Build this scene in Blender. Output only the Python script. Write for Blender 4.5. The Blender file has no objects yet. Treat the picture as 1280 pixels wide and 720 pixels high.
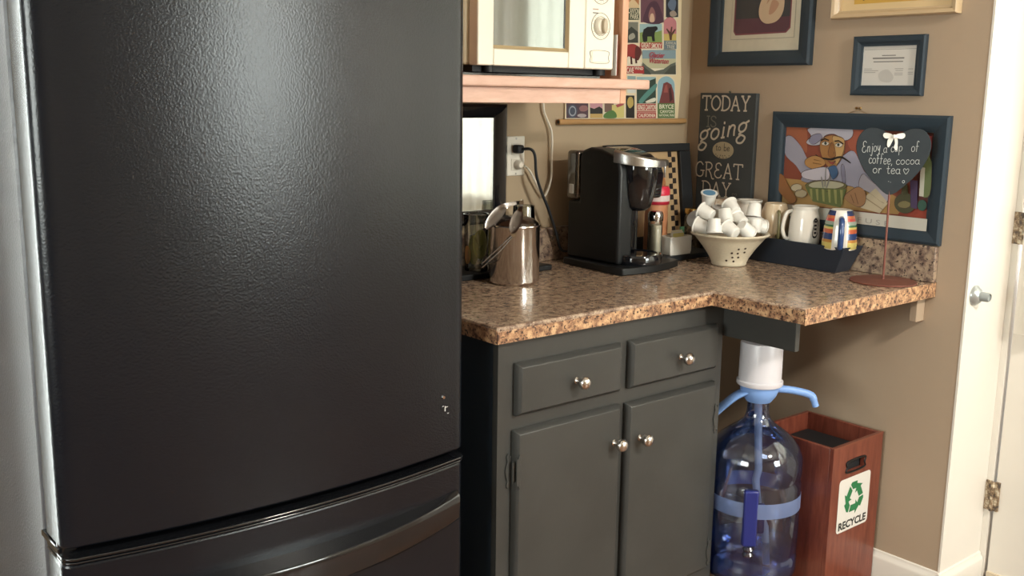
import bpy, bmesh, math, random
from mathutils import Vector, Matrix
random.seed(4)
PI = math.pi
scene = bpy.context.scene
COL = scene.collection

# ------------------------------------------------------------------ camera, light, exposure
cam_data = bpy.data.cameras.new('camera')
cam_data.sensor_width = 36.0
cam_data.lens = 36.0 * 1270.9 / 1280.0
cam_data.clip_start = 0.05
cam = bpy.data.objects.new('camera', cam_data)
COL.objects.link(cam)
_f = Vector((0.62847721, 0.75513958, -0.18649561))
_r = Vector((0.77025714, -0.63757762, 0.0140967))
_u = Vector((0.10826045, 0.15250903, 0.98235466))
_m = Matrix((_r, _u, -_f)).transposed().to_4x4()
_m.translation = Vector((-2.66196, -2.28807, 1.40513))
cam.matrix_world = _m
scene.camera = cam

scene.view_settings.view_transform = 'Standard'
scene.view_settings.look = 'None'
scene.view_settings.gamma = 1.0
scene.view_settings.use_curve_mapping = False
scene.view_settings.exposure = 0.62

world = bpy.data.worlds.new('sky')
scene.world = world
world.use_nodes = True
world.node_tree.nodes['Background'].inputs[0].default_value = (0.75, 0.86, 1.0, 1)
world.node_tree.nodes['Background'].inputs[1].default_value = 1.2

def area(name, loc, target, sx, sy, watts, color=(1, 1, 1), shape='RECTANGLE'):
    d = bpy.data.lights.new(name, 'AREA')
    d.shape = shape
    d.size = sx
    if shape in ('RECTANGLE', 'ELLIPSE'):
        d.size_y = sy
    d.energy = watts
    d.color = color
    o = bpy.data.objects.new(name, d)
    COL.objects.link(o)
    o.location = loc
    o.rotation_euler = (Vector(target) - Vector(loc)).to_track_quat('-Z', 'Y').to_euler()
    return o

W_FRONT, W_LEFT, W_DOOR, W_LAMP, W_BACK = 95, 105, 100, 55, 95
area('daylight_front_window', (-.2, -4.62, 1.6), (-.2, 0, 1.5), 1.0, 1.2, W_FRONT, (0.93, 0.97, 1.0))
area('daylight_left_window', (-4.82, -1.6, 1.55), (0, -1.6, 1.5), 1.5, 1.2, W_LEFT, (0.95, 0.98, 1.0))
area('daylight_door', (0.62, -2.05, 1.5), (-3, -2.05, 1.45), 2.1, 1.3, W_DOOR, (1.0, 0.98, 0.94))
area('added_back_light', (-2.98, .14, 1.1), (-2.98, -3, 1.05), .85, 2.0, W_BACK, (0.95, 0.98, 1.0))  # added light, unseen, that brightens the refrigerator's left side and door corner
area('ceiling_light_glow', (-0.75, -2.9, 2.36), (-0.75, -2.9, 0), 0.34, 0.34, W_LAMP, (1.0, 0.93, 0.82), 'DISK')

# ------------------------------------------------------------------ materials
def lin(h):
    c = [int(h[i:i+2], 16) / 255 for i in (0, 2, 4)]
    return tuple((x / 12.92 if x <= .04045 else ((x + .055) / 1.055) ** 2.4) for x in c) + (1,)

_mats = {}
def mat(name, hexc='808080', rough=.5, metal=0., coat=0., bump=0., bscale=200., trans=0., ior=1.45, spec=.5, var=0., vscale=8., emit=0.):
    if name in _mats:
        return _mats[name]
    m = bpy.data.materials.new(name)
    m.use_nodes = True
    nt = m.node_tree
    b = nt.nodes['Principled BSDF']
    b.inputs['Base Color'].default_value = lin(hexc)
    b.inputs['Roughness'].default_value = rough
    b.inputs['Metallic'].default_value = metal
    b.inputs['Coat Weight'].default_value = coat
    b.inputs['Coat Roughness'].default_value = .04
    b.inputs['Transmission Weight'].default_value = trans
    b.inputs['IOR'].default_value = ior
    b.inputs['Specular IOR Level'].default_value = spec
    if emit:
        b.inputs['Emission Color'].default_value = lin(hexc)
        b.inputs['Emission Strength'].default_value = emit
    if bump or var:
        tc = nt.nodes.new('ShaderNodeTexCoord')
    if bump:
        n = nt.nodes.new('ShaderNodeTexNoise')
        n.inputs['Scale'].default_value = bscale
        n.inputs['Detail'].default_value = 3
        bp = nt.nodes.new('ShaderNodeBump')
        bp.inputs['Strength'].default_value = bump
        bp.inputs['Distance'].default_value = .002
        nt.links.new(tc.outputs['Object'], n.inputs['Vector'])
        nt.links.new(n.outputs['Fac'], bp.inputs['Height'])
        nt.links.new(bp.outputs['Normal'], b.inputs['Normal'])
    if var:
        n2 = nt.nodes.new('ShaderNodeTexNoise')
        n2.inputs['Scale'].default_value = vscale
        n2.inputs['Detail'].default_value = 5
        r = nt.nodes.new('ShaderNodeValToRGB')
        c = lin(hexc)
        r.color_ramp.elements[0].position = .3
        r.color_ramp.elements[1].position = .7
        r.color_ramp.elements[0].color = tuple(x * (1 - var) for x in c[:3]) + (1,)
        r.color_ramp.elements[1].color = tuple(min(1, x * (1 + var)) for x in c[:3]) + (1,)
        nt.links.new(tc.outputs['Object'], n2.inputs['Vector'])
        nt.links.new(n2.outputs['Fac'], r.inputs['Fac'])
        nt.links.new(r.outputs['Color'], b.inputs['Base Color'])
    _mats[name] = m
    return m

def ramp_mat(name, stops, scale, rough=.3, detail=8, stretch=(1, 1, 1), speck=None, bump=0., coat=0., wave=False, spec=.5):
    m = bpy.data.materials.new(name)
    m.use_nodes = True
    nt = m.node_tree
    b = nt.nodes['Principled BSDF']
    b.inputs['Roughness'].default_value = rough
    b.inputs['Coat Weight'].default_value = coat
    b.inputs['Coat Roughness'].default_value = .08
    b.inputs['Specular IOR Level'].default_value = spec
    tc = nt.nodes.new('ShaderNodeTexCoord')
    mp = nt.nodes.new('ShaderNodeMapping')
    mp.inputs['Scale'].default_value = stretch
    nt.links.new(tc.outputs['Object'], mp.inputs['Vector'])
    n = nt.nodes.new('ShaderNodeTexNoise')
    n.inputs['Scale'].default_value = scale
    n.inputs['Detail'].default_value = detail
    n.inputs['Roughness'].default_value = .65
    nt.links.new(mp.outputs['Vector'], n.inputs['Vector'])
    r = nt.nodes.new('ShaderNodeValToRGB')
    e = r.color_ramp.elements
    while len(e) > 1:
        e.remove(e[-1])
    e[0].position = stops[0][0]
    e[0].color = lin(stops[0][1])
    for p, h in stops[1:]:
        x = e.new(p)
        x.color = lin(h)
    nt.links.new(n.outputs['Fac'], r.inputs['Fac'])
    out = r.outputs['Color']
    if speck:
        for (sc, lo, hi, hx) in speck:
            v = nt.nodes.new('ShaderNodeTexNoise')
            v.inputs['Scale'].default_value = sc
            v.inputs['Detail'].default_value = 4
            v.inputs['Roughness'].default_value = .6
            nt.links.new(tc.outputs['Object'], v.inputs['Vector'])
            mr = nt.nodes.new('ShaderNodeMapRange')
            mr.inputs['From Min'].default_value = lo
            mr.inputs['From Max'].default_value = hi
            nt.links.new(v.outputs['Fac'], mr.inputs['Value'])
            mx = nt.nodes.new('ShaderNodeMix')
            mx.data_type = 'RGBA'
            nt.links.new(mr.outputs['Result'], mx.inputs['Factor'])
            nt.links.new(out, mx.inputs['A'])
            mx.inputs['B'].default_value = lin(hx)
            out = mx.outputs['Result']
    nt.links.new(out, b.inputs['Base Color'])
    if bump:
        bp = nt.nodes.new('ShaderNodeBump')
        bp.inputs['Strength'].default_value = bump
        bp.inputs['Distance'].default_value = .002
        nt.links.new(n.outputs['Fac'], bp.inputs['Height'])
        nt.links.new(bp.outputs['Normal'], b.inputs['Normal'])
    _mats[name] = m
    return m

def thin_glass(name, tint, rough=.03, gloss=.12, haze=0., milk='ffffff'):
    """thin clear wall: tinted transparency plus a fresnel sheen"""
    m = bpy.data.materials.new(name)
    m.use_nodes = True
    nt = m.node_tree
    nt.nodes.remove(nt.nodes['Principled BSDF'])
    out = nt.nodes['Material Output']
    dfs = nt.nodes.new('ShaderNodeBsdfDiffuse')
    dfs.inputs['Color'].default_value = lin(milk)
    m2 = nt.nodes.new('ShaderNodeMixShader')
    m2.inputs['Fac'].default_value = haze
    t = nt.nodes.new('ShaderNodeBsdfTransparent')
    t.inputs['Color'].default_value = lin(tint)
    g = nt.nodes.new('ShaderNodeBsdfGlossy')
    g.inputs['Roughness'].default_value = rough
    fr = nt.nodes.new('ShaderNodeFresnel')
    fr.inputs['IOR'].default_value = 1.5
    ad = nt.nodes.new('ShaderNodeMath')
    ad.operation = 'ADD'
    ad.use_clamp = True
    ad.inputs[1].default_value = gloss
    mx = nt.nodes.new('ShaderNodeMixShader')
    nt.links.new(fr.outputs[0], ad.inputs[0])
    nt.links.new(ad.outputs[0], mx.inputs['Fac'])
    nt.links.new(t.outputs[0], mx.inputs[1])
    nt.links.new(g.outputs[0], mx.inputs[2])
    nt.links.new(mx.outputs[0], m2.inputs[1])
    nt.links.new(dfs.outputs[0], m2.inputs[2])
    nt.links.new(m2.outputs[0], out.inputs['Surface'])
    _mats[name] = m
    return m

def ink(hexc, coat=0.):
    c = [int(hexc[i:i+2], 16) for i in (0, 2, 4)]
    g_ = sum(c) / 3
    hexc = '%02x%02x%02x' % tuple(int(x * .82 + g_ * .18) for x in c)  # inks greyed a little, putting haze into their colours
    return mat('ink_' + hexc + ('_glazed' if coat else ''), hexc, .6, coat=coat)

wall_tan = mat('wall_paint', 'a5937a', .75, bump=.12, bscale=260, spec=.3)
wall_tan_b = mat('wall_paint_warm', 'ab9781', .72, bump=.12, bscale=260, spec=.3)
white_paint = mat('white_trim_paint', 'dbd5cb', .42, var=.02, vscale=5)
ceil_m = mat('ceiling_paint', 'e6e2da', .9)
floor_m = ramp_mat('wood_floor', [(.3, '5a3d2a'), (.55, '79563c'), (.75, '8b6547')], 9, .4, stretch=(1, 9, 1))
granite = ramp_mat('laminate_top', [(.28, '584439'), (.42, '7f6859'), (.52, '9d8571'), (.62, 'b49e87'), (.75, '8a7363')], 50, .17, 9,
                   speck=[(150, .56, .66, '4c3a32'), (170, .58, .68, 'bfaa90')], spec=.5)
granite_edge = ramp_mat('laminate_edge', [(.30, '33241f'), (.42, '7d5a46'), (.52, 'b48c6a'), (.64, 'd3b088'), (.78, '8b6a55')], 60, .3, 9,
                        speck=[(140, .56, .6, '3a2823')])
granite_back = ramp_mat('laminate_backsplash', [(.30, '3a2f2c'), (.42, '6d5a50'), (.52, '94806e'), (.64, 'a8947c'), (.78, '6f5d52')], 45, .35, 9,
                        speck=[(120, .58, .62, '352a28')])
cab_paint = mat('charcoal_cabinet_paint', '3e3e3c', .36, bump=.08, bscale=90, var=.1, vscale=6)
cab_side = mat('blue_black_side_panel', '26323e', .5)  # lightened: a hazy veil is put into this dark colour
nickel = mat('brushed_nickel', 'd6d0ca', .22, metal=1)
steel = mat('brushed_steel', 'd6cfc9', .15, metal=1)
chrome = mat('chrome', 'd8d8d8', .08, metal=1)
darksteel = mat('dark_steel', '7a736e', .22, metal=1)
fridge_m = mat('fridge_black_enamel', '0f131a', .24, bump=.22, bscale=260, spec=.5)
fridge_side = mat('fridge_textured_side_glare', '56565a', .34, bump=.7, bscale=220, spec=.8)  # black side made greyer: window glare is put into the base colour
fridge_gloss = mat('fridge_gloss_trim', '16171a', .12, coat=.5)
gasket = mat('fridge_gasket', '101114', .7)
cream = mat('cream_enamel', 'efe9d8', .3, coat=.3)
cream_dark = mat('cream_plastic_side', 'cfc4a8', .4)
mwglass = mat('microwave_glass', '8d9290', .05, metal=1.)
pinkwood = ramp_mat('pinkish_shelf_wood', [(.3, 'cda591'), (.6, 'dcb6a4'), (.8, 'e4c3b3')], 14, .45, stretch=(1, 1, 5))
orangewood = ramp_mat('shelf_upright_wood', [(.3, 'd39c7c'), (.7, 'dfae90')], 10, .5, stretch=(4, 4, 1))
black_plastic = mat('black_plastic', '0f1113', .42)
black_gloss = mat('black_gloss_plastic', '101115', .08, coat=.6)
black_matte = mat('black_matte', '1d1f22', .6)
bluegrey_frame = mat('slate_black_frame', '2c3943', .42, bump=.05, bscale=60)
binwood = ramp_mat('mahogany_veneer', [(.3, '5a2a1e'), (.5, '70382a'), (.7, '7f4533')], 10, .35, stretch=(9, 9, 1), coat=.2)
binwood_edge = mat('mahogany_edge', '764232', .4)
ceramic = mat('white_ceramic', 'e2ddd3', .18, coat=.5)
beigecer = mat('beige_glaze', 'cdb99c', .2, coat=.5)
paper = mat('paper_white', 'd9d7d2', .7)
silver = mat('satin_silver', 'b9b7b4', .28, metal=1)
wood_light = ramp_mat('pale_wood', [(.3, 'b58f60'), (.7, 'cba678')], 12, .5, stretch=(1, 6, 1))
glass = thin_glass('clear_glass', 'f0f2ee')
bottle_m = thin_glass('blue_bottle_plastic', 'dbe4fa', .06, .08, .02, '6f8fd0')
water_m = thin_glass('water', 'c3d3f6', .02, .05, .10, '5f82cc')
bluepl = mat('light_blue_plastic', '7fa3dc', .35)
indigo = mat('indigo_plastic', '252c6e', .35)
rust = ramp_mat('rusty_hinge_metal', [(.4, '4b4038'), (.5, '8a7256'), (.6, 'c9bda6')], 60, .5)
copper = mat('copper_brown_metal', '7b4b40', .38, metal=.35)

# ------------------------------------------------------------------ mesh tools
class MB:
    def __init__(self):
        self.v, self.f, self.m = [], [], []
    def add(self, vs, fs, m=0):
        k = len(self.v)
        self.v += [tuple(v) for v in vs]
        self.f += [tuple(i + k for i in f) for f in fs]
        self.m += [m] * len(fs)
        return self
    def box(self, x0, x1, y0, y1, z0, z1, m=0):
        return self.add([(x0, y0, z0), (x1, y0, z0), (x1, y1, z0), (x0, y1, z0), (x0, y0, z1), (x1, y0, z1), (x1, y1, z1), (x0, y1, z1)],
                        [(0, 3, 2, 1), (4, 5, 6, 7), (0, 1, 5, 4), (1, 2, 6, 5), (2, 3, 7, 6), (3, 0, 4, 7)], m)
    def prism(self, poly, a, b, ax='Z', m=0):
        n = len(poly)
        def P(p, h):
            return {'Z': (p[0], p[1], h), 'Y': (p[0], h, p[1]), 'X': (h, p[0], p[1])}[ax]
        vs = [P(p, a) for p in poly] + [P(p, b) for p in poly]
        fs = [tuple(range(n))[::-1], tuple(range(n, 2 * n))] + [(i, (i + 1) % n, n + (i + 1) % n, n + i) for i in range(n)]
        return self.add(vs, fs, m)
    def lathe(self, prof, seg=32, c=(0, 0, 0), mf=None, M=None, m=0):
        vs, fs, ms, rings = [], [], [], []
        for r, z in prof:
            if r < 1e-6:
                rings.append([len(vs)])
                vs.append((0, 0, z))
            else:
                rings.append([len(vs) + i for i in range(seg)])
                vs += [(r * math.cos(2 * PI * i / seg), r * math.sin(2 * PI * i / seg), z) for i in range(seg)]
        for k in range(len(prof) - 1):
            A, B = rings[k], rings[k + 1]
            if len(A) == 1 and len(B) == 1:
                continue
            for i in range(seg):
                j = (i + 1) % seg
                if len(A) == 1:
                    fs.append((A[0], B[j], B[i]))
                elif len(B) == 1:
                    fs.append((A[i], A[j], B[0]))
                else:
                    fs.append((A[i], A[j], B[j], B[i]))
                ms.append(mf(k, i) if mf else m)
        if M:
            vs = [tuple(M @ Vector(v)) for v in vs]
        vs = [(v[0] + c[0], v[1] + c[1], v[2] + c[2]) for v in vs]
        k = len(self.v)
        self.v += vs
        self.f += [tuple(i + k for i in f) for f in fs]
        self.m += ms
        return self
    def tube(self, path, r, seg=10, closed=False, m=0, flat=None):
        P = [Vector(p) for p in path]
        n = len(P)
        R = r if isinstance(r, (list, tuple)) else [r] * n
        vs, fs = [], []
        prev = None
        for i in range(n):
            if closed:
                t = (P[(i + 1) % n] - P[i - 1]).normalized()
            else:
                t = (P[min(i + 1, n - 1)] - P[max(i - 1, 0)]).normalized()
            if prev is None:
                a = t.cross(Vector((0, 0, 1)))
                if a.length < .1:
                    a = t.cross(Vector((1, 0, 0)))
                a.normalize()
            else:
                a = (prev - t * prev.dot(t)).normalized()
            prev = a
            b = t.cross(a)
            fl = flat or 1
            for k in range(seg):
                q = 2 * PI * k / seg
                vs.append(P[i] + a * R[i] * math.cos(q) + b * R[i] * fl * math.sin(q))
        rng = n if closed else n - 1
        for i in range(rng):
            for k in range(seg):
                i2 = (i + 1) % n
                k2 = (k + 1) % seg
                fs.append((i * seg + k, i * seg + k2, i2 * seg + k2, i2 * seg + k))
        if not closed:
            fs.append(tuple(range(seg))[::-1])
            fs.append(tuple(range((n - 1) * seg, n * seg)))
        return self.add(vs, fs, m)
    def xf(self, M):
        self.v = [tuple(M @ Vector(v)) for v in self.v]
        return self
    def build(self, name, mats, parent=None, bevel=0., world=True, angle=40, seg=2):
        off = Vector((0, 0, 0))
        if parent and world:
            p = parent
            while p:
                off += p.location
                p = p.parent
        me = bpy.data.meshes.new(name)
        me.from_pydata([(v[0] - off[0], v[1] - off[1], v[2] - off[2]) for v in self.v], [], self.f)
        if not isinstance(mats, (list, tuple)):
            mats = [mats]
        for mm in mats:
            me.materials.append(mm)
        for p, mi in zip(me.polygons, self.m):
            p.material_index = mi
        bm = bmesh.new()
        bm.from_mesh(me)
        bmesh.ops.recalc_face_normals(bm, faces=bm.faces)
        bm.to_mesh(me)
        bm.free()
        me.shade_smooth()
        me.set_sharp_from_angle(angle=math.radians(angle))
        o = bpy.data.objects.new(name, me)
        COL.objects.link(o)
        if parent:
            o.parent = parent
        if bevel:
            bv = o.modifiers.new('bevel', 'BEVEL')
            bv.width = bevel
            bv.segments = seg
            bv.limit_method = 'ANGLE'
            bv.angle_limit = math.radians(40)
        return o

def thing(name, label, cat, loc=(0, 0, 0), rz=0., group=None):
    o = bpy.data.objects.new(name, None)
    o.empty_display_size = .05
    COL.objects.link(o)
    o.location = loc
    o.rotation_euler = (0, 0, rz)
    return tag(o, label, cat, group)

def tag(o, label, cat, group=None):
    o['label'] = label
    o['category'] = cat
    if group:
        o['group'] = group
    return o

def struct(o):
    o['kind'] = 'structure'
    return o

def smooth_path(pts, n=6, closed=False):
    P = [Vector(p) if len(p) == 3 else Vector((p[0], p[1], 0)) for p in pts]
    N = len(P)
    out = []
    rng = N if closed else N - 1
    for i in range(rng):
        if closed:
            p0, p1, p2, p3 = P[i - 1], P[i], P[(i + 1) % N], P[(i + 2) % N]
        else:
            p0, p1, p2, p3 = P[max(i - 1, 0)], P[i], P[i + 1], P[min(i + 2, N - 1)]
        for k in range(n):
            t = k / n
            out.append(.5 * ((2 * p1) + (p2 - p0) * t + (2 * p0 - 5 * p1 + 4 * p2 - p3) * t * t + (3 * p1 - p0 - 3 * p2 + p3) * t ** 3))
    if not closed:
        out.append(P[-1])
    return out

def sm2(pts, n=4):
    return [(v.x, v.y) for v in smooth_path(pts, n, True)]

def ellipse(cx, cy, rx, ry, n=20):
    return [(cx + rx * math.cos(2 * PI * i / n), cy + ry * math.sin(2 * PI * i / n)) for i in range(n)]

# flat print: polygons laid on a plane, later ones a hair in front
class Print:
    def __init__(self, fn, step=.00018):
        self.fn, self.step = fn, step          # fn(u, v, depth) -> point
        self.mb = MB()
        self.mats = []
        self.n = 0
    def mi(self, m):
        if m not in self.mats:
            self.mats.append(m)
        return self.mats.index(m)
    def poly(self, pts, m, smooth=False, layer=None):
        if smooth:
            pts = sm2(pts)
        self.n += 1
        d = (self.n if layer is None else layer) * self.step
        self.mb.add([self.fn(p[0], p[1], d) for p in pts], [tuple(range(len(pts)))], self.mi(m))
    def polys(self, L, m):
        self.n += 1
        for j, pts in enumerate(L):
            dd = self.n * self.step + ((j * 5) % 11) * .00004
            self.mb.add([self.fn(p[0], p[1], dd) for p in pts], [tuple(range(len(pts)))], self.mi(m))
    def build(self, name, parent, **k):
        return self.mb.build(name, self.mats, parent, **k)

_txt = {}
def text_polys(s, u0, v0, u1, v1, slope=0., shear=0., bold=0.):
    key = (s, shear, bold)
    if key not in _txt:
        cu = bpy.data.curves.new('lettering', 'FONT')
        cu.body = s
        cu.resolution_u = 3
        cu.shear = shear
        cu.offset = bold
        ob = bpy.data.objects.new('lettering', cu)
        COL.objects.link(ob)
        dg = bpy.context.evaluated_depsgraph_get()
        me = bpy.data.meshes.new_from_object(ob.evaluated_get(dg))
        vs = [(v.co.x, v.co.y) for v in me.vertices]
        fs = [tuple(p.vertices) for p in me.polygons]
        bpy.data.objects.remove(ob)
        bpy.data.curves.remove(cu)
        bpy.data.meshes.remove(me)
        _txt[key] = (vs, fs)
    vs, fs = _txt[key]
    xs = [v[0] for v in vs]
    ys = [v[1] for v in vs]
    ax, bx, ay, by = min(xs), max(xs), min(ys), max(ys)
    q = [(u0 + (x - ax) / (bx - ax) * (u1 - u0), v0 + (y - ay) / (by - ay) * (v1 - v0) + slope * (x - ax) / (bx - ax) * (u1 - u0)) for x, y in vs]
    return [[q[i] for i in f] for f in fs]

# pen-drawn alphabet: (width, strokes); a stroke is (smooth?, points)
G = {
 'T': (.8, [(0, [(0, 1), (.8, 1)]), (0, [(.4, 1), (.4, 0)]), (0, [(0, 1), (0, .84)]), (0, [(.8, 1), (.8, .84)]), (0, [(.27, 0), (.53, 0)])]),
 'O': (.85, [(2, [(.42, 1), (.1, .8), (0, .5), (.1, .2), (.42, 0), (.74, .2), (.85, .5), (.74, .8)])]),
 'D': (.8, [(0, [(.12, 0), (.12, 1)]), (1, [(0, 1), (.4, 1), (.72, .8), (.8, .5), (.72, .2), (.4, 0), (0, 0)])]),
 'A': (.85, [(0, [(.08, 0), (.42, 1)]), (0, [(.42, 1), (.77, 0)]), (0, [(.2, .36), (.65, .36)]), (0, [(0, 0), (.18, 0)]), (0, [(.66, 0), (.85, 0)])]),
 'Y': (.8, [(0, [(.08, 1), (.4, .48)]), (0, [(.72, 1), (.4, .48)]), (0, [(.4, .48), (.4, 0)]), (0, [(0, 1), (.2, 1)]), (0, [(.6, 1), (.8, 1)]), (0, [(.27, 0), (.53, 0)])]),
 'I': (.3, [(0, [(.15, 1), (.15, 0)]), (0, [(0, 1), (.3, 1)]), (0, [(0, 0), (.3, 0)])]),
 'S': (.6, [(1, [(.55, .82), (.42, .98), (.15, .98), (.04, .76), (.2, .58), (.42, .46), (.56, .25), (.42, .02), (.15, .02), (.02, .2)])]),
 'G': (.8, [(1, [(.7, .82), (.5, 1), (.2, .92), (.02, .55), (.15, .1), (.48, 0), (.72, .15), (.72, .42)]), (0, [(.5, .42), (.85, .42)])]),
 'R': (.8, [(0, [(.12, 0), (.12, 1)]), (1, [(0, 1), (.45, 1), (.66, .8), (.5, .55), (.12, .5)]), (1, [(.35, .5), (.55, .25), (.7, -.08), (.88, -.1)])]),
 'E': (.7, [(1, [(.62, .85), (.42, 1), (.14, .9), (.16, .62), (.4, .54)]), (1, [(.4, .54), (.1, .46), (.02, .2), (.25, 0), (.55, .04), (.66, .2)])]),
 'a': (.5, [(2, [(.22, .5), (.02, .38), (.02, .12), (.2, 0), (.38, .12), (.4, .38)]), (1, [(.42, .5), (.41, .1), (.52, 0)])]),
 'b': (.5, [(0, [(.05, 1), (.05, 0)]), (2, [(.25, .5), (.07, .38), (.07, .1), (.25, 0), (.45, .12), (.45, .38)])]),
 'c': (.42, [(1, [(.4, .42), (.2, .52), (.02, .3), (.1, .04), (.3, 0), (.42, .1)])]),
 'e': (.45, [(1, [(.03, .26), (.4, .3), (.35, .48), (.15, .5), (.02, .28), (.1, .03), (.3, 0), (.43, .1)])]),
 'f': (.4, [(1, [(.4, .9), (.25, 1), (.15, .85), (.14, .4), (.1, 0)]), (0, [(0, .5), (.35, .5)])]),
 'g': (.55, [(2, [(.25, .52), (.04, .42), (.04, .2), (.22, .1), (.4, .2), (.42, .42)]), (1, [(.4, .5), (.55, .56)]), (1, [(.2, .1), (.08, .0), (.3, -.08), (.45, -.22), (.3, -.42), (.05, -.38), (-.02, -.2), (.15, -.05)])]),
 'i': (.25, [(0, [(.12, .5), (.12, 0)]), (0, [(.12, .74), (.13, .66)]), (0, [(.04, 0), (.22, 0)])]),
 'j': (.3, [(1, [(.2, .5), (.2, -.2), (.08, -.36), (-.05, -.25)]), (0, [(.2, .72), (.21, .66)])]),
 'n': (.52, [(0, [(.08, .5), (.06, 0)]), (1, [(.07, .32), (.22, .5), (.4, .44), (.4, .2), (.42, 0)])]),
 'o': (.48, [(2, [(.22, .5), (.02, .36), (.03, .12), (.22, 0), (.42, .12), (.43, .38)])]),
 'p': (.5, [(0, [(.06, .5), (.05, -.38)]), (2, [(.25, .5), (.08, .38), (.08, .1), (.25, 0), (.45, .12), (.45, .38)])]),
 'r': (.38, [(0, [(.07, .5), (.06, 0)]), (1, [(.07, .3), (.2, .48), (.36, .46)])]),
 't': (.38, [(1, [(.17, .8), (.15, .15), (.24, 0), (.36, .05)]), (0, [(0, .5), (.34, .52)])]),
 'u': (.5, [(1, [(.04, .5), (.05, .12), (.2, 0), (.38, .12), (.4, .5)]), (0, [(.41, .5), (.42, 0)])]),
 'y': (.48, [(1, [(.02, .5), (.08, .2), (.24, .1), (.4, .5)]), (1, [(.4, .5), (.34, -.1), (.16, -.38), (-.02, -.3)])]),
 ',': (.2, [(0, [(.1, .05), (.03, -.14)])]),
 ' ': (.35, []),
 '~': (.6, [(2, [(.3, 0), (.06, .3), (.02, .48), (.16, .56), (.3, .42), (.44, .56), (.58, .48), (.54, .3)])]),
}
def pen(s, u, v, h, w, fit=None, slope=0., shear=0., gap=.12):
    """strokes of the pen-drawn letters as thin quads; fit = total width"""
    tot = sum(G[c][0] + gap for c in s) - gap
    sx = (fit / tot) if fit else h
    out = []
    x = 0.
    for c in s:
        cw, strokes = G[c]
        for kind, pts in strokes:
            P = smooth_path(pts, 4, kind == 2) if kind else [Vector((a, b, 0)) for a, b in pts]
            if kind == 2:
                P.append(P[0])
            Q = [Vector((u + (x + p.x) * sx + shear * p.y * h, v + p.y * h + slope * (x + p.x) * sx, 0)) for p in P]
            for a, b in zip(Q[:-1], Q[1:]):
                d = (b - a)
                if d.length < 1e-7:
                    continue
                n = Vector((-d.y, d.x, 0)).normalized() * w / 2
                e = d.normalized() * w * .25
                out.append([tuple((a - n - e)[:2]), tuple((b - n + e)[:2]), tuple((b + n + e)[:2]), tuple((a + n - e)[:2])])
        x += cw + gap
    return out

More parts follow.
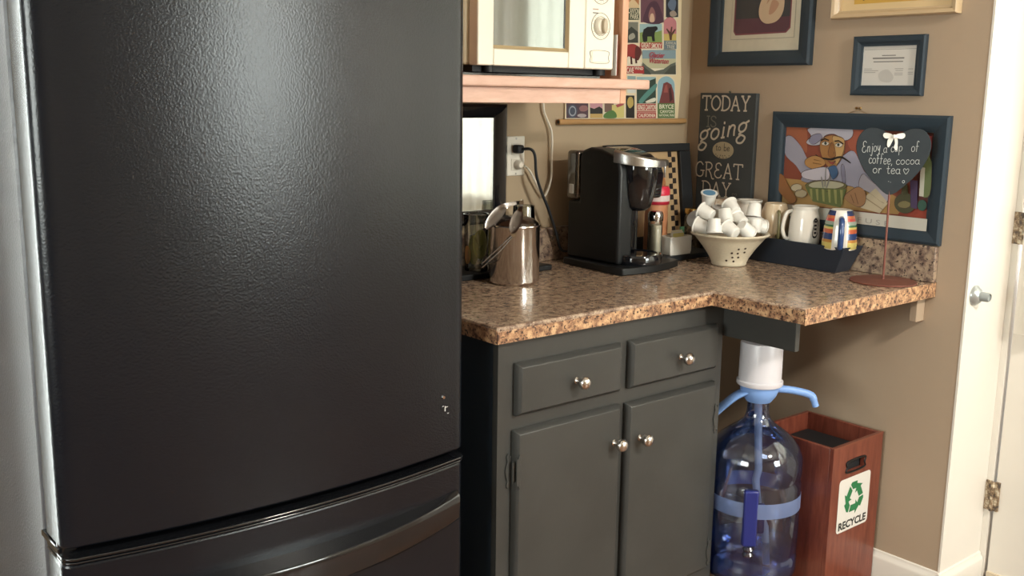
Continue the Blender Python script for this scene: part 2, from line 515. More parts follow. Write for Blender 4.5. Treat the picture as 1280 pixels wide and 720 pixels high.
ART = {"chef":[["9e4a34",0,[[0.395,1.328],[0.878,1.319],[0.881,1.053],[0.386,1.051]]],["b8623f",1,[[0.397,1.323],[0.465,1.322],[0.476,1.266],[0.471,1.247],[0.43,1.29],[0.401,1.288]]],["b4573c",1,[[0.625,1.322],[0.669,1.32],[0.639,1.274],[0.657,1.227],[0.631,1.255],[0.611,1.285]]],["7a3b34",0,[[0.823,1.322],[0.878,1.319],[0.886,1.091],[0.845,1.093]]],["c4954f",0,[[0.389,1.165],[0.492,1.163],[0.614,1.166],[0.703,1.167],[0.777,1.14],[0.85,1.099],[0.88,1.091],[0.386,1.087]]],["b5432c",0,[[0.81,1.125],[0.881,1.114],[0.881,1.086],[0.788,1.09]]],["a9a6bb",1,[[0.393,1.285],[0.416,1.295],[0.454,1.265],[0.475,1.235],[0.505,1.192],[0.468,1.181],[0.44,1.207],[0.4,1.237]]],["a39fb6",1,[[0.469,1.177],[0.526,1.194],[0.594,1.241],[0.634,1.26],[0.673,1.204],[0.716,1.168],[0.677,1.149],[0.615,1.16],[0.478,1.158]]],["8b88a2",1,[[0.596,1.211],[0.606,1.218],[0.615,1.169],[0.606,1.167]]],["bdbacb",1,[[0.474,1.318],[0.517,1.328],[0.56,1.332],[0.618,1.329],[0.627,1.304],[0.604,1.289],[0.567,1.306],[0.534,1.299],[0.524,1.275],[0.491,1.27],[0.472,1.279],[0.487,1.298]]],["8f8ca8",1,[[0.489,1.298],[0.517,1.306],[0.526,1.293],[0.502,1.274],[0.483,1.279]]],["b87d3f",1,[[0.524,1.288],[0.557,1.303],[0.598,1.295],[0.605,1.271],[0.601,1.245],[0.583,1.215],[0.563,1.205],[0.54,1.225],[0.523,1.255]]],["d6a55f",1,[[0.562,1.3],[0.598,1.293],[0.603,1.269],[0.597,1.245],[0.583,1.219],[0.571,1.24],[0.57,1.271]]],["a3672f",1,[[0.556,1.277],[0.567,1.277],[0.577,1.245],[0.566,1.237],[0.551,1.245]]],["e4dccb",1,[[0.551,1.278],[0.55,1.275],[0.547,1.273],[0.542,1.272],[0.537,1.272],[0.532,1.273],[0.528,1.274],[0.527,1.277],[0.528,1.279],[0.531,1.281],[0.536,1.283],[0.541,1.283],[0.546,1.282],[0.55,1.28]]],["e4dccb",1,[[0.597,1.276],[0.596,1.273],[0.593,1.271],[0.589,1.269],[0.583,1.269],[0.578,1.27],[0.575,1.272],[0.573,1.275],[0.574,1.277],[0.578,1.28],[0.582,1.281],[0.588,1.281],[0.592,1.28],[0.596,1.278]]],["3f4d46",1,[[0.545,1.278],[0.545,1.276],[0.543,1.274],[0.542,1.273],[0.54,1.273],[0.538,1.274],[0.537,1.275],[0.536,1.277],[0.536,1.279],[0.538,1.281],[0.539,1.282],[0.541,1.282],[0.543,1.281],[0.544,1.279]]],["3f4d46",1,[[0.588,1.275],[0.588,1.273],[0.587,1.272],[0.585,1.271],[0.583,1.271],[0.582,1.272],[0.58,1.273],[0.58,1.275],[0.58,1.277],[0.581,1.278],[0.583,1.279],[0.585,1.279],[0.586,1.279],[0.588,1.277]]],["2e2018",0,[[0.523,1.286],[0.536,1.293],[0.552,1.288],[0.551,1.285],[0.537,1.289],[0.525,1.282]]],["2e2018",0,[[0.57,1.287],[0.584,1.289],[0.601,1.28],[0.6,1.276],[0.585,1.285],[0.571,1.283]]],["b5433a",1,[[0.551,1.228],[0.567,1.224],[0.579,1.229],[0.568,1.218]]],["241b18",1,[[0.508,1.244],[0.527,1.236],[0.545,1.235],[0.566,1.235],[0.587,1.242],[0.604,1.241],[0.628,1.227],[0.627,1.224],[0.603,1.235],[0.587,1.236],[0.567,1.229],[0.544,1.23],[0.522,1.234]]],["3d618f",1,[[0.556,1.207],[0.579,1.215],[0.59,1.192],[0.575,1.174],[0.563,1.19]]],["c48a48",1,[[0.476,1.227],[0.504,1.24],[0.534,1.233],[0.545,1.217],[0.529,1.207],[0.504,1.2],[0.477,1.21]]],["8a5626",0,[[0.505,1.229],[0.531,1.225],[0.531,1.224],[0.505,1.226]]],["8a5626",0,[[0.502,1.219],[0.532,1.216],[0.532,1.214],[0.503,1.216]]],["c8c0cc",1,[[0.468,1.189],[0.504,1.201],[0.548,1.208],[0.563,1.187],[0.552,1.169],[0.499,1.167],[0.469,1.174]]],["76713f",1,[[0.622,1.159],[0.616,1.151],[0.597,1.143],[0.57,1.138],[0.539,1.135],[0.51,1.136],[0.489,1.141],[0.481,1.148],[0.488,1.156],[0.507,1.164],[0.536,1.169],[0.567,1.171],[0.595,1.17],[0.614,1.165]]],["c3bd9c",1,[[0.613,1.16],[0.608,1.155],[0.592,1.149],[0.568,1.145],[0.542,1.143],[0.517,1.143],[0.5,1.146],[0.493,1.151],[0.499,1.157],[0.515,1.163],[0.54,1.167],[0.566,1.169],[0.59,1.168],[0.607,1.165]]],["6d7a3e",0,[[0.483,1.143],[0.623,1.149],[0.608,1.093],[0.512,1.103]]],["a7a45c",0,[[0.498,1.14],[0.507,1.14],[0.511,1.108],[0.505,1.109]]],["a7a45c",0,[[0.519,1.141],[0.528,1.141],[0.532,1.106],[0.526,1.108]]],["a7a45c",0,[[0.54,1.142],[0.549,1.142],[0.553,1.105],[0.547,1.106]]],["a7a45c",0,[[0.561,1.143],[0.57,1.143],[0.574,1.104],[0.568,1.105]]],["a7a45c",0,[[0.581,1.144],[0.591,1.144],[0.595,1.102],[0.589,1.104]]],["a7a45c",0,[[0.602,1.145],[0.611,1.145],[0.615,1.101],[0.61,1.103]]],["8e8a86",0,[[0.548,1.208],[0.551,1.208],[0.553,1.151],[0.549,1.15]]],["8e8a86",1,[[0.535,1.176],[0.539,1.176],[0.546,1.148],[0.543,1.148]]],["8e8a86",1,[[0.564,1.178],[0.567,1.177],[0.559,1.149],[0.555,1.15]]],["d4c49f",1,[[0.471,1.142],[0.47,1.137],[0.465,1.132],[0.457,1.13],[0.448,1.129],[0.44,1.13],[0.434,1.134],[0.432,1.139],[0.434,1.144],[0.439,1.148],[0.447,1.151],[0.455,1.152],[0.463,1.15],[0.469,1.147]]],["c9b68c",1,[[0.49,1.126],[0.488,1.12],[0.483,1.115],[0.475,1.112],[0.465,1.112],[0.457,1.113],[0.45,1.117],[0.448,1.122],[0.45,1.128],[0.455,1.132],[0.463,1.135],[0.473,1.136],[0.481,1.134],[0.487,1.131]]],["a96b38",1,[[0.386,1.175],[0.402,1.173],[0.43,1.136],[0.455,1.105],[0.436,1.09],[0.401,1.113],[0.386,1.133]]],["aca6b2",1,[[0.672,1.197],[0.702,1.178],[0.757,1.144],[0.747,1.119],[0.698,1.145],[0.663,1.16]]],["cdbb98",0,[[0.686,1.132],[0.717,1.159],[0.76,1.12],[0.736,1.089],[0.675,1.099]]],["9f8a66",0,[[0.684,1.132],[0.745,1.101],[0.744,1.099],[0.683,1.129]]],["b98253",1,[[0.618,1.126],[0.637,1.146],[0.663,1.159],[0.686,1.144],[0.687,1.114],[0.668,1.101],[0.64,1.11]]],["855735",0,[[0.641,1.134],[0.653,1.111],[0.651,1.11],[0.639,1.133]]],["855735",0,[[0.654,1.141],[0.667,1.109],[0.665,1.108],[0.652,1.14]]],["4f5233",1,[[0.842,1.128],[0.84,1.115],[0.832,1.105],[0.82,1.098],[0.806,1.097],[0.793,1.101],[0.783,1.11],[0.779,1.122],[0.781,1.135],[0.789,1.145],[0.801,1.152],[0.815,1.153],[0.828,1.148],[0.837,1.139]]],["8a8150",1,[[0.827,1.123],[0.826,1.118],[0.821,1.114],[0.813,1.111],[0.805,1.111],[0.797,1.112],[0.792,1.115],[0.789,1.119],[0.791,1.124],[0.796,1.128],[0.803,1.131],[0.811,1.132],[0.819,1.13],[0.825,1.127]]],["4f5233",0,[[0.798,1.177],[0.813,1.177],[0.818,1.149],[0.797,1.148]]],["4d3a63",0,[[0.82,1.19],[0.843,1.189],[0.848,1.111],[0.83,1.114]]],["6f7f4b",1,[[0.858,1.296],[0.867,1.295],[0.872,1.257],[0.879,1.234],[0.881,1.154],[0.853,1.155],[0.848,1.232],[0.857,1.256]]],["cfd0bd",0,[[0.848,1.227],[0.861,1.226],[0.864,1.147],[0.851,1.148]]],["93333a",0,[[0.854,1.312],[0.873,1.312],[0.874,1.278],[0.855,1.28]]],["35604f",1,[[0.875,1.125],[0.874,1.118],[0.871,1.113],[0.866,1.109],[0.86,1.109],[0.854,1.111],[0.85,1.116],[0.848,1.122],[0.849,1.129],[0.852,1.135],[0.857,1.138],[0.863,1.139],[0.869,1.136],[0.873,1.131]]],["d3cfc2",0,[[0.383,1.087],[0.881,1.087],[0.881,1.053],[0.383,1.051]]]],"infuse":[[0.615,1.076],[0.768,1.07],[0.765,1.055],[0.615,1.059]],"poster":[["#s",0,[]],["d9ceb0",0,[[-0.321,1.73],[-0.262,1.734],[-0.257,1.64],[-0.316,1.637]]],["b8713f",0,[[-0.318,1.73],[-0.265,1.734],[-0.263,1.681],[-0.315,1.677]]],["d8b98a",0,[[-0.315,1.688],[-0.29,1.705],[-0.263,1.686],[-0.262,1.678],[-0.315,1.675]]],["3d4a33",0,[[-0.315,1.675],[-0.262,1.678],[-0.26,1.642],[-0.313,1.639]]],["#s",0,[]],["d9ceb0",0,[[-0.261,1.734],[-0.149,1.742],[-0.142,1.638],[-0.256,1.632]]],["6d4350",0,[[-0.258,1.734],[-0.152,1.742],[-0.146,1.641],[-0.253,1.635]]],["4f2f3f",1,[[-0.238,1.636],[-0.232,1.672],[-0.209,1.7],[-0.176,1.697],[-0.152,1.64]]],["8d5a58",1,[[-0.219,1.656],[-0.208,1.684],[-0.191,1.674],[-0.186,1.647],[-0.206,1.638]]],["cfa98a",1,[[-0.212,1.64],[-0.209,1.662],[-0.196,1.663],[-0.191,1.641]]],["#s",0,[]],["d9ceb0",0,[[-0.146,1.743],[-0.08,1.748],[-0.074,1.659],[-0.14,1.655]]],["2f3038",0,[[-0.142,1.743],[-0.084,1.747],[-0.078,1.661],[-0.137,1.658]]],["5f6f86",1,[[-0.13,1.7],[-0.11,1.718],[-0.091,1.708],[-0.099,1.68],[-0.121,1.684]]],["9c8a7a",1,[[-0.12,1.673],[-0.099,1.68],[-0.085,1.667],[-0.111,1.66]]],["#s",0,[]],["cfc6ae",0,[[-0.316,1.635],[-0.261,1.638],[-0.257,1.571],[-0.313,1.569]]],["77786a",0,[[-0.313,1.633],[-0.264,1.635],[-0.263,1.605],[-0.311,1.603]]],["3b3f38",0,[[-0.31,1.57],[-0.311,1.608],[-0.294,1.62],[-0.263,1.605],[-0.261,1.572]]],["9a9886",1,[[-0.304,1.592],[-0.285,1.601],[-0.276,1.588],[-0.3,1.579]]],["#s",0,[]],["ddd3b8",0,[[-0.261,1.632],[-0.151,1.638],[-0.146,1.557],[-0.256,1.553]]],["8fb3b5",0,[[-0.257,1.63],[-0.154,1.636],[-0.152,1.605],[-0.256,1.6]]],["7f9a4c",0,[[-0.256,1.603],[-0.221,1.61],[-0.179,1.609],[-0.153,1.616],[-0.15,1.577],[-0.254,1.573]]],["b93a33",0,[[-0.254,1.573],[-0.15,1.578],[-0.149,1.559],[-0.253,1.555]]],["1d1c1c",0,[[-0.24,1.578],[-0.244,1.595],[-0.239,1.614],[-0.221,1.623],[-0.197,1.625],[-0.184,1.627],[-0.176,1.625],[-0.173,1.618],[-0.186,1.609],[-0.188,1.598],[-0.184,1.58],[-0.196,1.579],[-0.201,1.594],[-0.22,1.593],[-0.22,1.579],[-0.233,1.575]]],["#s",0,[]],["ddd3b8",0,[[-0.076,1.558],[-0.144,1.555],[-0.149,1.637],[-0.148,1.644],[-0.143,1.65],[-0.136,1.656],[-0.127,1.659],[-0.117,1.661],[-0.107,1.66],[-0.097,1.658],[-0.089,1.653],[-0.084,1.648],[-0.082,1.641]]],["c4757a",0,[[-0.083,1.608],[-0.144,1.605],[-0.146,1.637],[-0.145,1.644],[-0.141,1.649],[-0.134,1.654],[-0.126,1.657],[-0.117,1.659],[-0.108,1.658],[-0.099,1.656],[-0.092,1.652],[-0.087,1.647],[-0.085,1.641]]],["c9b056",0,[[-0.144,1.605],[-0.083,1.608],[-0.082,1.587],[-0.142,1.584]]],["6d7f86",0,[[-0.142,1.584],[-0.082,1.587],[-0.08,1.56],[-0.141,1.557]]],["5d3a2c",0,[[-0.114,1.587],[-0.12,1.606],[-0.134,1.62],[-0.13,1.623],[-0.114,1.612],[-0.111,1.629],[-0.104,1.629],[-0.107,1.61],[-0.091,1.624],[-0.088,1.62],[-0.104,1.601],[-0.105,1.587]]],["#s",0,[]],["ddd3b8",0,[[-0.243,1.553],[-0.08,1.559],[-0.074,1.477],[-0.239,1.473]]],["7d98a0",0,[[-0.24,1.551],[-0.083,1.557],[-0.081,1.529],[-0.239,1.524]]],["b8b58e",0,[[-0.239,1.524],[-0.081,1.529],[-0.079,1.498],[-0.237,1.494]]],["5c6157",0,[[-0.236,1.476],[-0.238,1.513],[-0.214,1.5],[-0.18,1.487],[-0.138,1.494],[-0.105,1.511],[-0.081,1.518],[-0.078,1.479]]],["3f453e",0,[[-0.236,1.476],[-0.237,1.502],[-0.205,1.486],[-0.196,1.476]]],["474c40",0,[[-0.137,1.478],[-0.105,1.503],[-0.08,1.509],[-0.078,1.479]]],["#s",0,[]],["ddd3b8",0,[[-0.316,1.56],[-0.303,1.569],[-0.271,1.569],[-0.246,1.557],[-0.238,1.541],[-0.248,1.515],[-0.229,1.502],[-0.226,1.476],[-0.313,1.474]]],["9e2f2b",1,[[-0.314,1.558],[-0.301,1.566],[-0.275,1.567],[-0.25,1.555],[-0.244,1.54],[-0.257,1.523],[-0.279,1.523],[-0.301,1.529],[-0.313,1.524]]],["5f2620",1,[[-0.271,1.56],[-0.248,1.554],[-0.246,1.538],[-0.258,1.518],[-0.273,1.528]]],["4a2520",0,[[-0.295,1.528],[-0.287,1.528],[-0.283,1.505],[-0.291,1.505]]],["4a2520",0,[[-0.274,1.526],[-0.266,1.526],[-0.262,1.51],[-0.27,1.508]]],["b4302f",0,[[-0.313,1.499],[-0.232,1.501],[-0.229,1.478],[-0.313,1.476]]],["#s",0,[]],["ddd3b8",0,[[-0.307,1.471],[-0.264,1.472],[-0.261,1.415],[-0.304,1.415]]],["8aa3a2",0,[[-0.304,1.469],[-0.267,1.469],[-0.266,1.452],[-0.303,1.451]]],["46553f",0,[[-0.303,1.451],[-0.266,1.452],[-0.265,1.43],[-0.302,1.429]]],["cfd2c8",0,[[-0.302,1.429],[-0.265,1.43],[-0.265,1.417],[-0.301,1.417]]],["#s",0,[]],["ddd3b8",0,[[-0.311,1.411],[-0.266,1.411],[-0.262,1.336],[-0.307,1.336]]],["2b2924",0,[[-0.308,1.409],[-0.269,1.409],[-0.265,1.338],[-0.304,1.339]]],["b9a04e",1,[[-0.301,1.385],[-0.295,1.402],[-0.278,1.402],[-0.273,1.38],[-0.289,1.369]]],["#s",0,[]],["ddd3b8",0,[[-0.265,1.469],[-0.17,1.471],[-0.162,1.336],[-0.258,1.336]]],["8fb0b4",0,[[-0.262,1.467],[-0.173,1.469],[-0.172,1.442],[-0.26,1.441]]],["31463a",0,[[-0.257,1.384],[-0.26,1.43],[-0.236,1.447],[-0.173,1.465],[-0.168,1.385]]],["4f8a80",1,[[-0.249,1.391],[-0.218,1.419],[-0.172,1.448],[-0.171,1.431],[-0.217,1.397],[-0.233,1.385]]],["d5d2bd",1,[[-0.216,1.391],[-0.175,1.403],[-0.173,1.391],[-0.208,1.386]]],["b43a34",0,[[-0.257,1.383],[-0.168,1.384],[-0.165,1.338],[-0.255,1.338]]],["ddd3b8",0,[[-0.256,1.362],[-0.167,1.362],[-0.167,1.36],[-0.256,1.36]]],["ddd3b8",0,[[-0.256,1.356],[-0.167,1.356],[-0.166,1.355],[-0.256,1.355]]],["#s",0,[]],["ddd3b8",0,[[-0.07,1.336],[-0.16,1.336],[-0.167,1.444],[-0.165,1.453],[-0.159,1.461],[-0.15,1.468],[-0.138,1.472],[-0.124,1.474],[-0.111,1.473],[-0.098,1.469],[-0.087,1.463],[-0.08,1.455],[-0.078,1.446]]],["86b0bd",0,[[-0.077,1.386],[-0.16,1.386],[-0.163,1.444],[-0.162,1.452],[-0.157,1.46],[-0.148,1.466],[-0.137,1.47],[-0.124,1.472],[-0.111,1.471],[-0.1,1.467],[-0.09,1.461],[-0.084,1.454],[-0.081,1.445]]],["7a3a38",0,[[-0.153,1.386],[-0.142,1.42],[-0.136,1.449],[-0.119,1.454],[-0.097,1.446],[-0.084,1.421],[-0.077,1.386]]],["a15048",0,[[-0.134,1.42],[-0.127,1.443],[-0.118,1.446],[-0.112,1.42]]],["4a2626",0,[[-0.109,1.432],[-0.101,1.438],[-0.088,1.398],[-0.102,1.389]]],["58793f",0,[[-0.16,1.386],[-0.077,1.386],[-0.074,1.338],[-0.157,1.338]]],["#s",0,[]],["cfc6ae",0,[[-0.567,1.456],[-0.471,1.458],[-0.466,1.337],[-0.563,1.337]]],["4b3540",0,[[-0.564,1.454],[-0.474,1.456],[-0.469,1.339],[-0.56,1.339]]],["3d4658",1,[[-0.516,1.36],[-0.518,1.351],[-0.523,1.344],[-0.531,1.34],[-0.54,1.34],[-0.548,1.344],[-0.553,1.351],[-0.556,1.36],[-0.554,1.369],[-0.549,1.376],[-0.541,1.379],[-0.532,1.38],[-0.524,1.376],[-0.518,1.369]]],["8e95a0",1,[[-0.521,1.36],[-0.522,1.353],[-0.526,1.348],[-0.532,1.345],[-0.539,1.345],[-0.545,1.348],[-0.549,1.353],[-0.551,1.36],[-0.549,1.367],[-0.545,1.372],[-0.54,1.375],[-0.533,1.375],[-0.527,1.372],[-0.523,1.367]]],["3d4658",1,[[-0.525,1.36],[-0.526,1.355],[-0.529,1.351],[-0.533,1.349],[-0.538,1.349],[-0.542,1.351],[-0.546,1.355],[-0.547,1.36],[-0.546,1.365],[-0.543,1.369],[-0.539,1.371],[-0.534,1.371],[-0.529,1.369],[-0.526,1.365]]],["8d5f60",1,[[-0.472,1.368],[-0.473,1.364],[-0.479,1.361],[-0.486,1.359],[-0.494,1.359],[-0.502,1.36],[-0.507,1.364],[-0.509,1.368],[-0.507,1.372],[-0.502,1.375],[-0.495,1.377],[-0.487,1.377],[-0.479,1.376],[-0.474,1.372]]],["a59a9a",1,[[-0.478,1.347],[-0.48,1.344],[-0.485,1.342],[-0.493,1.341],[-0.501,1.341],[-0.509,1.343],[-0.514,1.344],[-0.516,1.347],[-0.514,1.349],[-0.509,1.351],[-0.501,1.352],[-0.493,1.352],[-0.486,1.351],[-0.48,1.349]]],["#s",0,[]],["cfc6ae",0,[[-0.469,1.458],[-0.41,1.46],[-0.404,1.337],[-0.465,1.337]]],["c08792",0,[[-0.466,1.456],[-0.413,1.458],[-0.409,1.368],[-0.463,1.368]]],["2b2c2a",0,[[-0.463,1.371],[-0.445,1.367],[-0.423,1.374],[-0.409,1.367],[-0.408,1.352],[-0.462,1.352]]],["b99a55",0,[[-0.462,1.352],[-0.408,1.352],[-0.407,1.339],[-0.462,1.339]]],["#s",0,[]],["cfc6ae",0,[[-0.408,1.46],[-0.316,1.462],[-0.31,1.336],[-0.403,1.337]]],["74584f",0,[[-0.405,1.458],[-0.365,1.459],[-0.36,1.357],[-0.4,1.357]]],["c9bd6a",0,[[-0.369,1.379],[-0.315,1.379],[-0.313,1.339],[-0.367,1.339]]],["4f7a3c",1,[[-0.4,1.339],[-0.4,1.352],[-0.368,1.363],[-0.348,1.352],[-0.351,1.339]]],["a8454a",0,[[-0.353,1.379],[-0.315,1.388],[-0.317,1.379],[-0.345,1.371]]],["#s",0,[]],["d9ceb0",0,[[-0.57,1.559],[-0.49,1.563],[-0.487,1.461],[-0.567,1.459]]],["6f8f99",0,[[-0.567,1.557],[-0.493,1.561],[-0.491,1.512],[-0.566,1.51]]],["8a5a3c",0,[[-0.564,1.461],[-0.566,1.51],[-0.53,1.531],[-0.491,1.512],[-0.49,1.463]]],["#s",0,[]],["d9ceb0",0,[[-0.487,1.563],[-0.408,1.566],[-0.404,1.463],[-0.484,1.461]]],["c9a24c",0,[[-0.484,1.561],[-0.411,1.564],[-0.409,1.515],[-0.483,1.512]]],["3e5140",0,[[-0.481,1.463],[-0.483,1.512],[-0.447,1.534],[-0.409,1.515],[-0.407,1.465]]],["#s",0,[]],["d9ceb0",0,[[-0.405,1.566],[-0.32,1.57],[-0.315,1.464],[-0.4,1.463]]],["a6443a",0,[[-0.402,1.564],[-0.323,1.568],[-0.32,1.518],[-0.4,1.515]]],["2f3a44",0,[[-0.397,1.465],[-0.4,1.515],[-0.361,1.537],[-0.32,1.518],[-0.318,1.467]]],["#s",0,[]],["d9ceb0",0,[[-0.573,1.661],[-0.458,1.668],[-0.453,1.566],[-0.57,1.561]]],["5b7a5c",0,[[-0.571,1.659],[-0.46,1.666],[-0.458,1.617],[-0.569,1.611]]],["c49a62",0,[[-0.567,1.564],[-0.569,1.611],[-0.515,1.634],[-0.458,1.617],[-0.456,1.568]]],["#s",0,[]],["d9ceb0",0,[[-0.455,1.668],[-0.325,1.677],[-0.32,1.572],[-0.45,1.567]]],["4d6482",0,[[-0.452,1.667],[-0.328,1.674],[-0.326,1.624],[-0.45,1.618]]],["b5523f",0,[[-0.448,1.569],[-0.45,1.618],[-0.389,1.642],[-0.326,1.624],[-0.323,1.574]]],["#s",0,[]],["d9ceb0",0,[[-0.577,1.761],[-0.462,1.771],[-0.458,1.67],[-0.573,1.663]]],["b06a3d",0,[[-0.574,1.759],[-0.465,1.768],[-0.463,1.72],[-0.572,1.712]]],["3f4f3c",0,[[-0.571,1.665],[-0.572,1.712],[-0.519,1.736],[-0.463,1.72],[-0.461,1.672]]],["#s",0,[]],["d9ceb0",0,[[-0.459,1.771],[-0.33,1.782],[-0.325,1.679],[-0.455,1.67]]],["7b8c95",0,[[-0.456,1.769],[-0.333,1.779],[-0.331,1.73],[-0.454,1.721]]],["6c4040",0,[[-0.452,1.673],[-0.454,1.721],[-0.394,1.746],[-0.331,1.73],[-0.328,1.681]]],["#s",0,[]],["d9ceb0",0,[[-0.323,1.782],[-0.215,1.791],[-0.212,1.74],[-0.321,1.732]]],["86a0a5",0,[[-0.32,1.78],[-0.218,1.789],[-0.216,1.765],[-0.319,1.757]]],["59643e",0,[[-0.318,1.734],[-0.319,1.757],[-0.269,1.772],[-0.216,1.765],[-0.215,1.742]]],["#s",0,[]],["d9ceb0",0,[[-0.211,1.792],[-0.084,1.802],[-0.081,1.75],[-0.208,1.74]]],["b9803f",0,[[-0.208,1.79],[-0.087,1.8],[-0.086,1.776],[-0.207,1.766]]],["4a3440",0,[[-0.205,1.743],[-0.207,1.766],[-0.148,1.781],[-0.086,1.776],[-0.084,1.752]]]],"ptext":[["CANYON","d8d0b0",-0.313,1.659,-0.263,1.676],["PARK","d8d0b0",-0.303,1.643,-0.264,1.659],["GREAT SMOKY","e8d8c0",-0.249,1.558,-0.155,1.574],["JOSHUA","c8c4b0",-0.136,1.571,-0.086,1.582],["TREE","c8c4b0",-0.13,1.561,-0.092,1.571],["CAVE","ecdcc4",-0.31,1.478,-0.279,1.496],["WIND","ecdcc4",-0.275,1.489,-0.236,1.498],["Glacier","b93a4a",-0.209,1.529,-0.137,1.546],["Waterton","b93a4a",-0.207,1.511,-0.117,1.528],["KINGS CANYON","ecdcc4",-0.254,1.364,-0.17,1.381],["CALIFORNIA","ecdcc4",-0.251,1.341,-0.17,1.352],["BRYCE","e6e2c4",-0.153,1.368,-0.083,1.382],["CANYON","e6e2c4",-0.149,1.354,-0.084,1.364],["NATIONAL PARK","e6e2c4",-0.153,1.343,-0.078,1.351]]}
# ------------------------------------------------------------------ the room
def slab(name, b, m, parent=None, bevel=0.):
    return struct(MB().box(*b).build(name, m, parent, bevel))

slab('floor', (-4.7, .9, -4.6, .1, -.05, 0), floor_m)
slab('ceiling', (-4.7, .9, -4.6, .1, 2.44, 2.5), ceil_m)
slab('wall_right', (0, .231, -1.0, .1, 0, 2.44), wall_tan_b)
def holed_wall(name, axis, a0, a1, z0, z1, p0, p1, holes, m):
    """wall with rectangular openings, made of strips; axis: the direction along it"""
    mb = MB()
    def bx(s0, s1, t0, t1):
        if s1 - s0 < 1e-4 or t1 - t0 < 1e-4:
            return
        if axis == 'X':
            mb.box(s0, s1, p0, p1, t0, t1)
        else:
            mb.box(p0, p1, s0, s1, t0, t1)
    s = a0
    for (h0, h1, g0, g1) in holes:
        bx(s, h0, z0, z1)
        bx(h0, h1, z0, g0)
        bx(h0, h1, g1, z1)
        s = h1
    bx(s, a1, z0, z1)
    return struct(mb.build(name, m))
holed_wall('wall_door_side', 'Y', -4.6, -1.0, 0, 2.44, .271, .36, [(-3.1, -2.1, .9, 2.05), (-1.985, -1.025, 0, 2.06)], wall_tan_b)
holed_wall('wall_back', 'X', -4.7, 0, 0, 2.44, 0, .1, [(-3.45, -2.5, .08, 2.15)], wall_tan)
holed_wall('wall_front', 'X', -4.7, .36, 0, 2.44, -4.6, -4.5, [(-.78, .32, .9, 2.2)], wall_tan)
holed_wall('wall_left', 'Y', -4.6, .1, 0, 2.44, -4.8, -4.7, [(-2.4, -.8, .9, 2.15)], wall_tan)
def window(name, axis, s0, s1, g0, g1, p):
    mb = MB()
    def bx(a, b, c, d, q0, q1):
        if axis == 'X':
            mb.box(a, b, q0, q1, c, d)
        else:
            mb.box(q0, q1, a, b, c, d)
    t = .06
    q0, q1 = (p - .03, p + .03)
    bx(s0, s0 + t, g0, g1, q0, q1)
    bx(s1 - t, s1, g0, g1, q0, q1)
    bx(s0 + t, s1 - t, g0, g0 + t, q0, q1)
    bx(s0 + t, s1 - t, g1 - t, g1, q0, q1)
    mid = (s0 + s1) / 2
    bx(mid - .02, mid + .02, g0 + t, g1 - t, q0, q1)
    o = struct(mb.build(name, white_paint))
    pm = MB()
    if axis == 'X':
        pm.box(s0 + t, s1 - t, p - .003, p + .003, g0 + t, g1 - t)
    else:
        pm.box(p - .003, p + .003, s0 + t, s1 - t, g0 + t, g1 - t)
    pm.build('pane', glass, o)
    return o
window('window_1', 'X', -.78, .32, .9, 2.2, -4.55)
window('added_window', 'X', -3.45, -2.5, .08, 2.15, .05)  # unseen window added to carry the light on the refrigerator side
window('window_3', 'Y', -3.1, -2.1, .9, 2.05, .31)
window('window_2', 'Y', -2.4, -.8, .9, 2.15, -4.75)

# white painted return beside the door, door jamb and the door itself
slab('trim_1', (-.0015, .233, -1.006, -1.0, 0, 2.44), white_paint)
o = struct(MB().box(.2335, .262, -1.024, -1.0, 0, 2.1).build('trim_2', white_paint))
def base_prof(s=1):
    return [(0, 0), (.014, 0), (.014, .066), (.012, .074), (.006, .08), (.005, .088), (0, .09)]
struct(MB().prism([(-a, b) for a, b in base_prof()], -1.0065, -.0, 'Y').build('baseboard_right', white_paint))
struct(MB().prism([(-1.006 - a, b) for a, b in base_prof()], -.014, .232, 'X').build('baseboard_return', white_paint))
struct(MB().box(.236, .34, -1.985, -1.03, 0, .016).build('trim_3', mat('brown_threshold', '6b4a38', .5), None, .003))

door = bpy.data.objects.new('door_1', None)
COL.objects.link(door)
door.location = (.25, -1.03, 0)
struct(door)
dm = MB()
dm.box(.236, .274, -1.975, -1.032, .02, .95).box(.236, .274, -1.975, -1.032, 1.93, 2.05)
dm.box(.236, .274, -1.15, -1.032, .95, 1.93).box(.236, .274, -1.975, -1.86, .95, 1.93)
dm.build('door_leaf', white_paint, door, .003)
MB().box(.252, .257, -1.86, -1.15, .95, 1.93).build('pane', glass, door)
for zc in (.27, 1.06, 1.85):
    h = MB().box(.2285, .2345, -1.0235, -1.0062, zc - .045, zc + .045)
    h.box(.2295, .2357, -1.047, -1.0325, zc - .045, zc + .045)
    ho = h.build('hinge', rust, door, .001)
    hk = MB()
    for k in range(5):
        hk.lathe([(0, -.0085), (.0055, -.0085), (.0055, .0085), (0, .0085)], 12, (.2268, -1.028, zc - .036 + k * .018))
    hk.build('knuckle', rust, ho)
sweep = MB().box(.229, .236, -1.975, -1.034, .02, .036).build('door_sweep', mat('pale_sweep', 'cdbfa6', .5), door)
